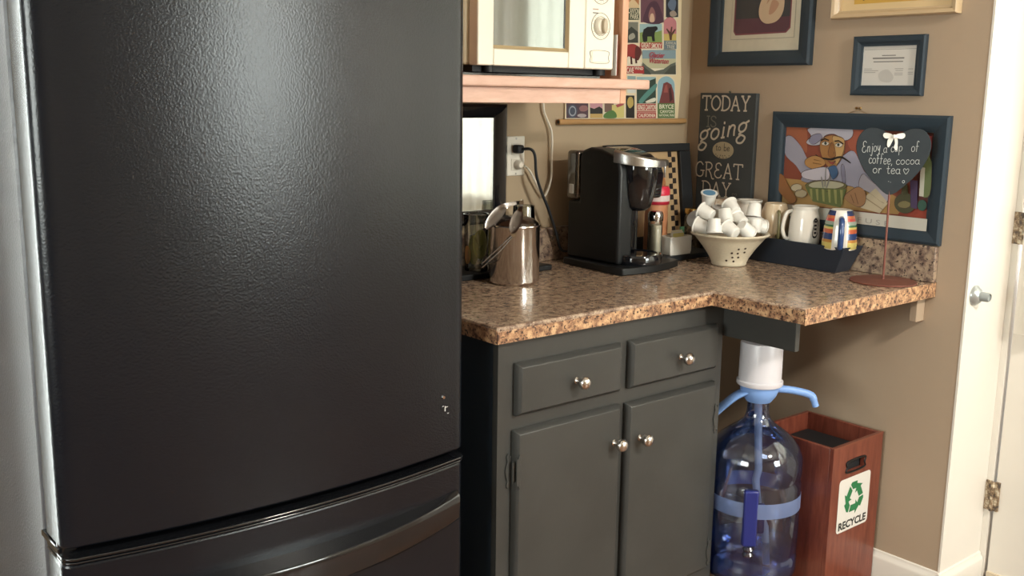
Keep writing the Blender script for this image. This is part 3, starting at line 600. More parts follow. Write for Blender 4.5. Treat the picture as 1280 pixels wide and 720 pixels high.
# sheer curtain on the door
cur_m = bpy.data.materials.new('sheer_curtain')
cur_m.use_nodes = True
nt = cur_m.node_tree
nt.nodes.remove(nt.nodes['Principled BSDF'])
d1 = nt.nodes.new('ShaderNodeBsdfDiffuse')
d1.inputs['Color'].default_value = lin('f0ede6')
d2 = nt.nodes.new('ShaderNodeBsdfTranslucent')
d2.inputs['Color'].default_value = lin('f4f1ea')
mx = nt.nodes.new('ShaderNodeMixShader')
mx.inputs['Fac'].default_value = .6
nt.links.new(d1.outputs[0], mx.inputs[1])
nt.links.new(d2.outputs[0], mx.inputs[2])
nt.links.new(mx.outputs[0], nt.nodes['Material Output'].inputs['Surface'])
t = thing('door_curtain', 'white curtain hanging on the white door at the right edge of the photo', 'curtain', (.2, -1.5, .765))
def curtain_cloth(y0, w, N):
    mb = MB()
    vs = []
    for i in range(N + 1):
        y = y0 - w * i / N
        x = .207 + .010 * math.sin(i * .55) + .005 * math.sin(i * 1.27 + 1)
        vs += [(x, y, .765), (x * .6 + .4 * .207, y, 2.03)]
    return mb.add(vs, [(2 * i, 2 * i + 2, 2 * i + 3, 2 * i + 1) for i in range(N)])
curtain_cloth(-1.045, .94, 120).build('cloth', cur_m, t, angle=180)
MB().tube([(.207, -1.04, 2.04), (.207, -1.985, 2.04)], .008).build('rod', white_paint, t)
t = thing('window_curtain', 'white curtain on the window past the door, seen only in the microwave glass', 'curtain', (.2, -2.6, .765))
curtain_cloth(-1.992, 1.15, 150).build('cloth', cur_m, t, angle=180)
MB().tube([(.207, -1.992, 2.04), (.207, -3.15, 2.04)], .008).build('rod', white_paint, t)

# rubber tipped door stop on the return
M = Matrix.Rotation(PI / 2, 4, 'X')
t = thing('door_stop', 'round silver door stop screwed to the white painted wall end beside the door', 'door stop', (.04, -1.006, .888))
MB().lathe([(0, 0), (.028, 0), (.028, .004), (.018, .017), (.013, .019)], 28, (.04, -1.006, .888), M=M).build('flange', mat('stop_grey', 'a9adac', .3, metal=.6), t)
MB().lathe([(.013, .0185), (.0125, .038), (.0105, .042), (.0105, .038), (.0, .036)], 24, (.04, -1.006, .888), M=M).build('rubber_tip', mat('stop_rubber', '8f9492', .5), t)

# ceiling light (gives the warm top light)
t = thing('ceiling_light', 'round ceiling light, out of view above the kitchen', 'lamp', (-.75, -2.9, 2.38))
MB().lathe([(0, .06), (.2, .06), (.2, .035), (.19, .03), (.0, .03)], 32, (-.75, -2.9, 2.38)).build('mount', white_paint, t)

# ------------------------------------------------------------------ refrigerator
FX0, FX1 = -2.235, -1.42
def door_profile(bulge=.034, yb=-.557, yf=-.65):
    pts = [(FX0, yb), ]
    r = .028
    for k in range(6):
        a = PI + (PI / 2) * k / 5
        pts.append((FX0 + r + r * math.cos(a), yf + r * .8 + r * .8 * math.sin(a)))
    n = 22
    for i in range(1, n):
        t = -1 + 2 * i / n
        pts.append(((FX0 + FX1) / 2 + t * ((FX1 - FX0) / 2 - r), yf - bulge * (1 - t * t)))
    for k in range(6):
        a = -PI / 2 + (PI / 2) * k / 5
        pts.append((FX1 - r + r * math.cos(a), yf + r * .8 + r * .8 * math.sin(a)))
    pts.append((FX1, yb))
    return pts
t = thing('refrigerator', 'large black refrigerator with bottom freezer drawer filling the left of the photo', 'refrigerator', (-1.83, -.35, 0))
MB().box(FX0 + .004, FX1 - .004, -.53, -.03, .02, 1.73).build('body', fridge_side, t, .006)
MB().box(FX0 + .012, FX1 - .012, -.5565, -.5295, .06, 1.71).build('gasket', gasket, t)
dr = MB().prism(door_profile(), .668, 1.735).build('refrigerator_door', fridge_m, t, .006, angle=25, seg=3)
MB().prism([(x, y) for x, y in door_profile()], .075, .642).build('freezer_drawer', fridge_m, t, .007, angle=25, seg=3)
lip = door_profile(bulge=.036, yf=-.655)
lp = MB().prism(lip, .6425, .6465)
lp.prism(door_profile(bulge=.0365, yf=-.657), .649, .654)
lp.build('trim_lip', fridge_gloss, t, .0015)
MB().box(FX0 + .02, FX1 - .02, -.62, -.54, .02, .07).build('kick_grille', gasket, t)
# middle hinge at the left
hg = MB().box(FX0 - .001, FX0 + .03, -.625, -.53, .6555, .6665)
hg.lathe([(0, .645), (.012, .645), (.012, .676), (0, .676)], 16, (FX0 + .012, -.615, 0))
hg.build('hinge', fridge_gloss, t, .002)
# crescent pull handle of the freezer
hb = MB()
vs, fs = [], []
n = 30
for i in range(n + 1):
    tt = -1 + 2 * i / n
    x = (FX0 + FX1) / 2 + tt * .385
    y0 = -.65 - .034 * (1 - (tt * .385 / .4075) ** 2)
    out = .006 + .036 * (1 - tt * tt)
    dz = -.012 * (1 - tt * tt)
    sec = [(y0 + .004, .582 + dz), (y0 - out, .574 + dz), (y0 - out - .003, .566 + dz), (y0 - out * .95, .525 + dz * 1.4), (y0 - out * .7, .517 + dz * 1.5), (y0 + .004, .512 + dz * 1.5)]
    vs += [(x, a, b) for a, b in sec]
for i in range(n):
    for k in range(6):
        fs.append((i * 6 + k, i * 6 + (k + 1) % 6, (i + 1) * 6 + (k + 1) % 6, (i + 1) * 6 + k))
fs += [tuple(range(6)), tuple(range(n * 6, n * 6 + 6))[::-1]]
hb.add(vs, fs)
hb.build('freezer_handle', fridge_gloss, t, .0015, angle=50)
# the marks where a handle was screwed on
sc = MB().lathe([(0, 0), (.0045, 0), (.003, .004), (0, .004)], 12, (-1.484, -.6560, .794), M=M).build('screw', chrome, t)
sc['label'] = 'bare screw left in the door near its right edge'
ch = Print(lambda u, v, d: (u, -.6605 + .035 * ((u + 1.50) ) - d * 0 - .0012, v))
for (a, b, w, h) in [(-1.483, .764, .0022, .013), (-1.489, .775, .004, .0022), (-1.476, .758, .004, .002), (-1.481, .772, .007, .002)]:
    ch.polys([[(a, b), (a + w, b + .001), (a + w * .8, b + h), (a, b + h * .8)]], paper)
o = ch.build('paint_chip', t)

# ------------------------------------------------------------------ base cabinet
CX0, CX1, CY = -1.306, -.535, -.615
t = thing('base_cabinet', 'charcoal painted base cabinet with two drawers and two doors right of the refrigerator', 'cabinet', (-.92, -.3, 0))
MB().box(CX0 + .018, CX1 - .018, -.595, -.01, .09, .874).build('carcass', mat('cabinet_inside', '2a2a28', .7), t)
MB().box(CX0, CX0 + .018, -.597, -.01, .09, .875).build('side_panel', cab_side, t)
MB().box(CX1 - .018, CX1, -.597, -.01, .09, .875).build('side_panel', cab_paint, t)
ff = MB()
for (a, b, c, d) in [(CX0, CX0 + .055, .09, .875), (CX1 - .05, CX1, .09, .875), (-.945, -.895, .09, .875), (CX0 + .055, -.945, .812, .875), (-.895, CX1 - .05, .812, .875),
                     (CX0 + .055, -.945, .66, .71), (-.895, CX1 - .05, .66, .71), (CX0 + .055, -.945, .09, .15), (-.895, CX1 - .05, .09, .15)]:
    ff.box(a, b, CY, CY + .019, c, d)
ff.build('face_frame', cab_paint, t)
MB().box(CX0 + .01, CX1 - .01, -.54, -.52, 0, .09).build('toe_kick', black_matte, t)
def knob(parent, x, z):
    k = MB().lathe([(0, 0), (.0075, 0), (.0085, .002), (.0055, .005), (.0045, .013), (.008, .017), (.0145, .022), (.0165, .028), (.0145, .035), (.008, .040), (0, .0415)], 24, (x, CY - .0205, z), M=M)
    return k.build('knob', nickel, parent)
def front(name, a, b, c, d):
    mb = MB()
    y0, y1 = CY - .0005, CY - .021
    e = .009
    vs = [(a, y0, c), (b, y0, c), (b, y0, d), (a, y0, d), (a, y1 + .011, c), (b, y1 + .011, c), (b, y1 + .011, d), (a, y1 + .011, d),
          (a + e, y1, c + e), (b - e, y1, c + e), (b - e, y1, d - e), (a + e, y1, d - e)]
    mb.add(vs, [(0, 1, 2, 3), (0, 4, 5, 1), (1, 5, 6, 2), (2, 6, 7, 3), (3, 7, 4, 0), (4, 8, 9, 5), (5, 9, 10, 6), (6, 10, 11, 7), (7, 11, 8, 4), (8, 11, 10, 9)])
    return mb.build(name, cab_paint, t, .0012)
d1_ = front('drawer', -1.262, -.933, .701, .822)
knob(d1_, -1.088, .757)
d2_ = front('drawer', -.903, -.573, .701, .822)
knob(d2_, -.725, .757)
p1 = front('door', -1.266, -.932, .13, .668)
knob(p1, -.957, .578)
p2 = front('door', -.908, -.571, .13, .665)
knob(p2, -.866, .572)
def hinge(parent, x, z, s):
    # s = +1: frame leaf at the left of the joint, door leaf at the right
    for sgn, yy in ((-s, CY - .0004), (s, CY - .0214)):
        w = .016
        P = [(0, -.036), (.25, -.030), (.55, -.042), (.8, -.034), (.62, -.024), (.85, -.012), (1, 0), (.85, .012), (.62, .024), (.8, .034), (.55, .042), (.25, .030), (0, .036)]
        q = [(x + sgn * a * w, z + b) for a, b in P]
        if (sgn > 0):
            q = q[::-1]
        MB().prism(q, yy, yy - .0035, 'Y').build('hinge', cab_paint, parent, .0005)
    MB().lathe([(0, -.024), (.0038, -.024), (.0042, -.02), (.0042, .02), (.0038, .024), (0, .024)], 10, (x, CY - .012, z)).build('hinge_barrel', cab_paint, parent)
hinge(p1, -1.268, .573, 1)
hinge(p1, -1.268, .22, 1)
hinge(p2, -.569, .565, -1)
hinge(p2, -.569, .185, -1)

# ------------------------------------------------------------------ countertop
t = thing('countertop', 'brown granite-look laminate countertop stepping out over the water bottle', 'countertop', (-.6, -.4, .876))
r = .012
MB().prism([(-1.325, -.001), (-1.325, -.635), (-.611, -.635), (-.611, -.914), (-.001, -.914), (-.001, -.001)], .876, .914).build('worktop', granite, t, .005, seg=4)
MB().box(-1.3255, -.6105, -.6372, -.6352, .8765, .905).build('edge_strip', granite_edge, t, .001)
MB().box(-1.3272, -1.3252, -.634, -.001, .8765, .9085).build('edge_strip', granite_edge, t)
MB().box(-.6130, -.6112, -.9135, -.6375, .8765, .909).build('edge_strip', granite_edge, t)
MB().box(-.6115, -.001, -.9175, -.9143, .874, .9145).build('edge_strip', granite_edge, t, .001)
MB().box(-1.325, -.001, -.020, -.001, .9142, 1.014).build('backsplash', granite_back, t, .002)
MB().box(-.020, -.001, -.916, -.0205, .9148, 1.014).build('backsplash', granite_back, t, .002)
tag(MB().box(-.5349, -.517, -.842, -.36, .782, .8755).build('support_board', cab_paint, None, .0015), 'dark board carrying the countertop overhang above the water bottle', 'board')
tag(MB().prism([(-.89, .8755), (-.89, .802), (-.868, .802), (-.868, .8755)], -.042, -.0005, 'X').build('support_block', wall_tan_b, None, .002), 'small wall-coloured block holding the counter end against the right wall', 'bracket')

# ------------------------------------------------------------------ wall shelf and microwave
t = thing('wall_shelf', 'pinkish wooden shelf carrying the microwave on the back wall', 'shelf', (-.98, -.2, 1.387))
MB().box(-1.30, -.644, -.42, -.4005, 1.424, 1.449).build('front_rail', pinkwood, t, .005, seg=3)
MB().box(-1.30, -.7355, -.40, -.382, 1.387, 1.4235).build('apron', pinkwood, t, .001)
MB().box(-1.30, -.7355, -.3995, -.001, 1.427, 1.447).build('shelf_board', pinkwood, t)
MB().box(-.735, -.713, -.4, -.001, 1.387, 2.05).build('upright', orangewood, t, .002)
MB().box(-1.322, -1.3005, -.4, -.001, 1.387, 2.05).build('upright', orangewood, t, .002)
MB().box(-1.322, -.713, -.4, -.001, 2.0505, 2.07).build('top_board', pinkwood, t, .002)

MX0, MX1 = -1.203, -.764
tag(MB().prism([(-1.25, -.37), (-.78, -.37), (-.775, -.02), (-1.255, -.02)], 1.4478, 1.457).build('dark_gap_sheet', black_gloss, None, .002), 'dark flat sheet added in the dark gap under the cream microwave', 'tray')  # dark sheet added for the dark gap beneath the microwave
t = thing('microwave', 'cream countertop microwave with round dials on the wooden shelf', 'microwave', (-.98, -.2, 1.457))
MB().box(MX0 - .012, MX1 + .004, -.365, -.05, 1.473, 1.73).build('body', cream_dark, t, .006)
MB().box(MX0 + .004, MX1 - .004, -.375, -.06, 1.4575, 1.4725).build('dark_gap_filler', black_matte, t)  # black slab added to keep the gap under the body dark
WX0, WX1, WZ0, WZ1 = -1.156, -.920, 1.511, 1.70
dmb = MB()
dmb.box(MX0, WX0, -.4, -.366, 1.472, 1.731)
dmb.box(WX1, -.866, -.4, -.366, 1.472, 1.731)
dmb.box(WX0, WX1, -.4, -.366, 1.472, WZ0)
dmb.box(WX0, WX1, -.4, -.366, WZ1, 1.731)
md = dmb.build('door', cream, t, .003)
MB().box(WX0 + .0005, WX1 - .0005, -.3915, -.368, WZ0 + .0005, WZ1 - .0005).build('window', mwglass, md)
sill = mat('window_bevel_tan', 'b9a37c', .4)
MB().prism([(-.4002, WZ0 + .0002), (-.392, WZ0 + .008), (-.392, WZ0 + .0002)], WX0, WX1, 'X').build('window_bevel', sill, md)
MB().prism([(WX1 - .0002, -.4002), (WX1 - .006, -.392), (WX1 - .0002, -.392)], WZ0, WZ1, 'Z').build('window_bevel', sill, md)
MB().box(WX1 - .0105, WX1 - .0063, -.3925, -.391, WZ0 + .009, WZ1).build('window_seal', black_gloss, md)
cp = MB().box(-.8645, MX1, -.4, -.366, 1.472, 1.731).build('control_panel', cream, t, .004)
def dial(x, z):
    q = MB()
    for rr in (.0325, .0235):
        q.tube([(x + rr * math.cos(a), -.4008, z + rr * math.sin(a)) for a in [2 * PI * i / 32 for i in range(32)]], .0007, 6, True)
    q.build('dial_ring', mat('dial_line', '8d8674', .5), cp)
    k = MB().lathe([(0, 0), (.021, 0), (.020, .006), (.017, .010), (0, .011)], 28, (x, -.4003, z), M=M)
    kb = k.build('dial', cream, cp)
    MB().prism(ellipse(x - .001, z, .0075, .0185, 20), -.4105, -.421, 'Y').build('dial_grip', mat('dial_grip_tan', 'b7a890', .35, coat=.4), kb, .002)
    tk = MB()
    for i in range(13):
        a = PI * (.62 + i * .11)
        ca, sa = math.cos(a), math.sin(a)
        tk.box(x + .028 * ca - .0006, x + .028 * ca + .0006, -.4009, -.4002, z + .028 * sa - .0006, z + .028 * sa + .0006)
    tk.build('dial_marks', mat('dial_line'), cp)
dial(-.813, 1.578)
dial(-.815, 1.664)
bt = MB()
bt.tube([(x, -.4006, z) for x, z in sm2([(-.843, 1.488), (-.785, 1.488), (-.783, 1.502), (-.785, 1.517), (-.843, 1.517), (-.845, 1.502)], 5)], .0007, 6, True)
bt.build('door_button_outline', mat('dial_line'), cp)
MB().box(-.841, -.787, -.4012, -.3999, 1.4895, 1.5155).build('door_button', cream, cp, .004)
lb = Print(lambda u, v, d: (u, -.4002 - d, v))
lb.polys([[(-.842, 1.617), (-.822, 1.617), (-.822, 1.6195), (-.842, 1.6195)]], ink('b98a78'))
lb.polys([[(-.842, 1.608), (-.822, 1.608), (-.822, 1.6105), (-.842, 1.6105)]], ink('6a675e'))
lb.build('panel_print', cp)
for x in (-1.16, -.80):
    for y in (-.33, -.09):
        MB().lathe([(0, 1.4572), (.012, 1.4572), (.011, 1.4735), (0, 1.4735)], 14, (x, y - .055 if y < -.2 else y, 0)).build('foot', black_matte, t)
pth = smooth_path([(-.700, -.012, 1.46), (-.664, -.012, 1.40), (-.655, -.012, 1.36), (-.645, -.012, 1.34), (-.626, -.016, 1.295), (-.624, -.016, 1.22), (-.626, -.018, 1.165), (-.640, -.018, 1.125), (-.657, -.018, 1.112), (-.69, -.02, 1.155), (-.715, -.02, 1.19), (-.738, -.024, 1.203)], 6)
MB().tube(pth, .0032, 8).build('power_cord', mat('white_cord', 'd8d2c4', .5), t)
MB().lathe([(0, 0), (.013, 0), (.013, .012), (.008, .02), (0, .021)], 16, (-.752, -.0075, 1.206), M=M).build('plug', mat('white_cord'), t)

tag(MB().box(-.7555, -.7525, -.4012, -.385, 1.458, 1.56).build('booklet', [paper], None), 'thin red and white booklet wedged between the microwave and the shelf upright', 'booklet')
bo = bpy.data.objects['booklet']
MB().box(-.7522, -.7508, -.4014, -.385, 1.458, 1.545).build('cover', ink('a83a36'), bo)

# ------------------------------------------------------------------ poster of park stickers
t = thing('poster', 'poster collage of national park pictures hanging behind the microwave shelf', 'poster', (-.31, -.005, 1.33))
edge = [(-.566, 1.333), (-.058, 1.333)]
e2 = [(-.056, 1.36), (-.053, 1.42), (-.050, 1.47), (-.055, 1.53), (-.060, 1.6), (-.064, 1.7), (-.062, 1.8), (-.062, 2.0), (-.566, 2.0)]
MB().prism(edge + e2, -.004, -.006, 'Y').build('sheet', mat('aged_paper', 'dccba6', .7), t)
pr = None
for c, s, pts in ART['poster']:
    if c == '#s':
        if pr:
            pr.build('sticker', t)
        pr = Print(lambda u, v, d: (u, -.0062 - d, v))
        continue
    pr.poly(pts, ink(c), s)
pr.build('sticker', t)
for (s, c, u0, v0, u1, v1) in ART['ptext']:
    q = Print(lambda u, v, d: (u, -.0084 - d, v))
    q.polys(text_polys(s, u0, v0, u1, v1, bold=.02, shear=.3 if s in ('Glacier', 'Waterton') else 0), ink(c))
    q.build('lettering', t)
MB().tube([(-.598, -.0125, 1.328), (-.031, -.0125, 1.328)], .0088, 16).build('dowel', mat('dowel_wood', 'ab8557', .5, var=.1), t)
MB().lathe([(0, 0), (.0055, 0), (.0055, .0005), (0, .0005)], 12, (-.5983, -.0125, 1.328), M=Matrix.Rotation(-PI / 2, 4, 'Y')).build('dowel_hole', black_matte, t)

# outlet
t = thing('outlet', 'white duplex wall outlet with two cords plugged in', 'outlet', (-.752, 0, 1.23))
MB().box(-.788, -.7215, -.006, -.0003, 1.174, 1.288).build('cover_plate', mat('outlet_plate', 'ddd8cc', .35), t, .003)
MB().box(-.773, -.738, -.0075, -.006, 1.235, 1.268).build('socket', mat('outlet_face', 'cfc9bb', .4), t, .004)
MB().box(-.773, -.738, -.0075, -.006, 1.19, 1.223).build('socket', mat('outlet_face'), t, .004)
for z in (1.281, 1.18):
    MB().lathe([(0, 0), (.003, 0), (.0025, .001), (0, .001)], 10, (-.7545, -.0062, z), M=M).build('screw', silver, t)

# ------------------------------------------------------------------ framed things on the right wall (u = -y, v = z)
def wallB(x0):
    return lambda u, v, d: (x0 - d, -u, v)
def picture_frame(t, u0, u1, v0, v1, w, depth, m, lip=.006, inner=None, x0=0.):
    """four mitred mouldings on the right wall; u to the right along the wall"""
    def pt(u, v, d):
        return (x0 - d, -u, v)
    prof = [(0, .001), (0, depth * .8), (w * .15, depth), (w * .55, depth * .92), (w * .8, depth * .6), (w, depth * .55), (w, .001)]
    cs = [((u0, v0), (1, 1)), ((u1, v0), (-1, 1)), ((u1, v1), (-1, -1)), ((u0, v1), (1, -1))]
    for k in range(4):
        (a, sa), (b, sb) = cs[k], cs[(k + 1) % 4]
        vs = [pt(a[0] + sa[0] * q, a[1] + sa[1] * q, d) for q, d in prof] + [pt(b[0] + sb[0] * q, b[1] + sb[1] * q, d) for q, d in prof]
        n = len(prof)
        fs = [(i, (i + 1) % n, n + (i + 1) % n, n + i) for i in range(n)] + [tuple(range(n))[::-1], tuple(range(n, 2 * n))]
        MB().add(vs, fs).build('moulding', m, t, angle=30)
def rect(u0, u1, v0, v1):
    return [(u0, v0), (u1, v0), (u1, v1), (u0, v1)]

# large picture with plum and grey art
t = thing('framed_picture', 'large dark framed picture with pale mat, grey and plum print with cream pear shape', 'picture', (-.002, -.28, 1.505))
picture_frame(t, .088, .473, 1.505, 2.0, .045, .024, bluegrey_frame)
pr = Print(wallB(-.003), .0006)
pr.poly(rect(.13, .43, 1.545, 1.96), mat('mat_board', 'cdc6b2', .7, coat=.25, var=.04, vscale=30))
pr.poly(rect(.165, .405, 1.587, 1.92), ink('a39d8c', .25))
pr.poly(rect(.1665, .4035, 1.5885, 1.9185), mat('mat_board'))
pr.poly([(.185, 1.60), (.375, 1.602), (.390, 1.616), (.39, 1.93), (.178, 1.93), (.176, 1.612)], ink('8a4a52', .25))
pr.poly([(.187, 1.605), (.373, 1.606), (.386, 1.619), (.386, 1.925), (.182, 1.925), (.181, 1.615)], ink('613b46', .25))
pr.poly(rect(.184, .386, 1.65, 1.9), ink('3f4043', .25))
pr.poly([(.30, 1.632), (.34, 1.638), (.362, 1.668), (.36, 1.72), (.33, 1.78), (.30, 1.74), (.274, 1.69), (.275, 1.652)], ink('cdb08c', .25), True)
pr.poly([(.31, 1.66), (.33, 1.665), (.345, 1.69), (.32, 1.70)], ink('b98a6c', .25), True)
pr.poly([(.30, 1.69), (.32, 1.71), (.34, 1.715), (.32, 1.73)], ink('b98a6c', .25), True)
pr.build('print', t)

t = thing('framed_picture', 'pale wood framed picture with yellow print, cut by the top of the photo', 'picture', (-.002, -.73, 1.632))
picture_frame(t, .539, .917, 1.632, 2.0, .022, .03, mat('champagne_frame', 'c4ab88', .35, coat=.3))
pr = Print(wallB(-.004), .0006)
pr.poly(rect(.558, .9, 1.65, 1.98), mat('cream_mat', 'd9bf92', .7, coat=.2))
pr.poly(rect(.6, .86, 1.672, 1.95), ink('d9a63a', .2))
pr.poly([(.62, 1.69), (.655, 1.696), (.70, 1.698), (.66, 1.703), (.64, 1.70), (.63, 1.68)], ink('35291d', .2))
pr.poly([(.64, 1.70), (.66, 1.70), (.70, 1.76), (.76, 1.78), (.69, 1.79)], ink('5d6a30', .2), True)
pr.build('print', t)

t = thing('certificate', 'small slate framed certificate on white paper, above the chef picture', 'certificate', (-.002, -.72, 1.418))
picture_frame(t, .6135, .832, 1.418, 1.582, .028, .018, bluegrey_frame)
pr = Print(wallB(-.004), .0003)
pr.poly(rect(.639, .807, 1.443, 1.557), mat('certificate_paper', 'cfccc6', .6, coat=.3))
g = ink('77746f', .3)
pr.polys([rect(.645, .802, 1.5445, 1.5455), rect(.70, .742, 1.527, 1.5295), rect(.672, .768, 1.519, 1.5225), rect(.675, .765, 1.510, 1.5125)], g)
pr.polys([rect(a, b, z, z + .0015) for a, b, z in [(.648, .672, 1.491), (.648, .692, 1.486), (.648, .684, 1.481), (.742, .768, 1.491), (.745, .767, 1.486), (.742, .767, 1.479), (.742, .767, 1.474), (.782, .797, 1.490), (.782, .797, 1.481), (.782, .797, 1.476)]], ink('98958f', .3))
pr.poly(sm2([(.70, 1.46), (.73, 1.455), (.74, 1.47), (.72, 1.49), (.695, 1.48)]), ink('bdbab3', .3))
pr.build('print', t)

t = thing('framed_picture', 'slate framed picture of a chef mixing in a green bowl, hung by a nail', 'picture', (-.002, -.63, 1.016))
picture_frame(t, .352, .921, 1.0165, 1.367, .046, .018, bluegrey_frame)
pr = Print(wallB(-.004), .00012)
def dim(h, k):
    return '%02x%02x%02x' % tuple(int(int(h[i:i+2], 16) * k) for i in (0, 2, 4))
for c, s, pts in ART['chef']:
    pr.poly(pts, ink(dim(c, .9), .2), s)
    if s and c not in ('b8623f', 'b4573c', '241b18', '3f4d46', '8e8a86'):
        q = sm2(pts)
        pr.polys([[a, b, (b[0] + .0012, b[1] - .0012), (a[0] + .0012, a[1] - .0012)] for a, b in zip(q, q[1:] + q[:1])], ink('4a3530', .2))
iq = ART['infuse']
sl = (iq[1][1] - iq[0][1]) / (iq[1][0] - iq[0][0])
pr.polys(text_polys('I N F U S E', iq[3][0], iq[3][1], iq[1][0], iq[3][1] + .014, slope=(iq[2][1] - iq[3][1]) / (iq[2][0] - iq[3][0])), ink('96928a', .2))
pr.build('print', t)
nl = MB().lathe([(0, 0), (.004, 0), (.004, .002), (.0015, .003), (.0015, .02), (.004, .021), (.0035, .024), (0, .024)], 10, (-.0005, -.643, 1.382), M=Matrix.Rotation(-PI / 2, 4, 'Y'))
nl.tube([(-.012, -.61, 1.3665), (-.012, -.643, 1.3765), (-.012, -.675, 1.3665)], .0008, 6)
nl.build('hanging_nail', mat('brass', 'a88a5c', .3, metal=1), t)

# TODAY IS going to be GREAT DAY
t = thing('wall_sign', 'tall dark grey lettered sign reading today is going to be great day', 'sign', (-.002, -.176, 1.02))
MB().box(-.018, -.002, -.290, -.064, 1.02, 1.421).build('board', mat('slate_board', '3d4142', .6, var=.06, vscale=20), t, .002)
pr = Print(wallB(-.0184), .0002)
su, sv = .225 / 68., .334 / 134.
def SU(x):
    return .066 + (x - 875.5) * su
def SV(y):
    return 1.421 - (y - 116) * sv
cr = ink('c9bca6')
pr.polys(pen('TODAY', SU(878.5), SV(138), SV(120) - SV(138), .0052, SU(936) - SU(878.5)), cr)
pr.polys(pen('IS', SU(885), SV(159.5), SV(146) - SV(159.5), .0040, SU(897) - SU(885)), ink('6f7068'))
pr.polys(pen('going', SU(877), SV(180), (SV(150) - SV(180)) * .9, .0062, SU(935) - SU(877), slope=.19, shear=.12), cr)
pr.poly(ellipse(SU(907), SV(189), 13 * su, 11 * sv, 28), ink('a79877'))
dk = ink('4a463c')
pr.polys(pen('to be', SU(898), SV(189.5), (SV(183) - SV(191)) * 1.15, .0022, SU(915) - SU(898)), dk)
pr.polys([ellipse(SU(907) + math.cos(a) * .028 * k, SV(191.5) - .006 + math.sin(a) * .012 * k, .0022, .0018, 6) for a, k in [(3.3, 1), (3.8, 1), (4.3, 1), (4.8, 1), (5.3, 1), (5.9, 1), (4.0, .5), (4.7, .5), (5.4, .5)]], dk)
pr.polys(pen('GREAT', SU(874), SV(225), SV(206) - SV(225), .0040, SU(932) - SU(874)), cr)
pr.polys(pen('DAY', SU(883), SV(249), SV(231) - SV(249), .0040, SU(919) - SU(883)), cr)
pr.polys([[(a, b) for a, b in q] for q in pen('~', SU(921), SV(248), .02, .0016, .02)], ink('6f7068'))
pr.build('lettering', t)
MB().lathe([(0, 0), (.0035, 0), (.0035, .003), (0, .003)], 10, (-.016, -.185, 1.4245), M=Matrix.Rotation(-PI / 2, 4, 'Y')).build('nail', chrome, t)

# ------------------------------------------------------------------ left framed picture on the back wall
t = thing('framed_picture', 'thick black framed white print behind the steel bucket, right beside the refrigerator', 'picture', (-.98, -.003, 1.035))
bf = mat('glossy_black_frame', '15161a', .2, coat=.4)
u0, u1, v0, v1, w = -1.18, -.812, 1.045, 1.379, .038
def ptA(u, v, d):
    return (u, -.004 - d, v)
prof = [(0, 0), (0, .03), (w * .2, .036), (w * .6, .030), (w * .85, .020), (w, .018), (w, 0)]
cs = [((u0, v0), (1, 1)), ((u1, v0), (-1, 1)), ((u1, v1), (-1, -1)), ((u0, v1), (1, -1))]
for k in range(4):
    (a, sa), (b, sb) = cs[k], cs[(k + 1) % 4]
    n = len(prof)
    vs = [ptA(a[0] + sa[0] * q, a[1] + sa[1] * q, d) for q, d in prof] + [ptA(b[0] + sb[0] * q, b[1] + sb[1] * q, d) for q, d in prof]
    MB().add(vs, [(i, (i + 1) % n, n + (i + 1) % n, n + i) for i in range(n)] + [tuple(range(n))[::-1], tuple(range(n, 2 * n))]).build('moulding', bf, t, angle=30)
pr = Print(ptA, .0006)
for _ in range(8):
    pr.n += 1
pr.poly(rect(u0 + .03, u1 - .03, v0 + .03, v1 - .03), mat('glazed_print', 'c2c2be', .5, coat=1., spec=1.))
pr.poly(rect(u0 + .03, u1 - .036, v0 + .036, v0 + .052), mat('glazed_cream', 'cbc4ae', .5, coat=1.))
pr.build('print', t)
MB().box(u0 + .033, u1 - .033, -.0205, -.0195, v0 + .033, v1 - .033).build('pane', thin_glass('picture_glass', 'f4f5f2', .02, .30), t)

# ------------------------------------------------------------------ black tray, glasses, bucket, tongs
t = tag(MB().prism([(-1.16, -.03), (-.745, -.03), (-.738, -.155), (-1.16, -.155)], .9145, .931).build('serving_tray', black_plastic, None, .003), 'black tray at the left end of the counter carrying drinking glasses', 'tray')
def tumbler(x, y, z, rt, rb, h, label, printed=None, group=None):
    t = thing('drinking_glass', label, 'glass', (x, y, z), 0, group)
    MB().lathe([(0, 0), (rb, 0), (rb + .001, .004), (rt, h), (rt - .002, h + .001), (rt - .0035, h), (rb - .002, .008), (0, .008)], 32, (x, y, z)).build('glass_wall', glass, t)
    MB().tube([(x + (rt) * math.cos(a), y + rt * math.sin(a), z + h) for a in [2 * PI * i / 32 for i in range(32)]], .0014, 6, True).build('rim', glass, t)
    if printed:
        for k, (a0, a1, z0, z1, col) in enumerate(printed):
            vs = []
            n = 8
            P = []
            for i in range(20):
                q = 2 * PI * i / 20
                a = (a0 + a1) / 2 + (a1 - a0) / 2 * math.cos(q)
                zz = (z0 + z1) / 2 + (z1 - z0) / 2 * math.sin(q)
                rr = rb + (rt - rb) * zz / h + .0006 + k * .0002
                P.append((x + rr * math.cos(a), y + rr * math.sin(a), z + zz))
            MB().add(P, [tuple(range(20))]).build('painted_fruit', ink(col), t)
    return t
tumbler(-.975, -.105, .9312, .034, .031, .155, 'tall glass painted with lemon and lime slices beside the refrigerator', [(-2.9, -2.0, .02, .10, 'a9ad52'), (-2.5, -1.2, .035, .115, 'b4b95c'), (-3.4, -2.7, .02, .07, 'c98a3c')])
tumbler(-.900, -.072, .9312, .028, .026, .10, 'short printed glass half hidden behind the steel ice bucket', [(-2.6, -1.2, .02, .08, '9aa06a'), (-2.2, -1.6, .035, .06, 'cfcfae')])
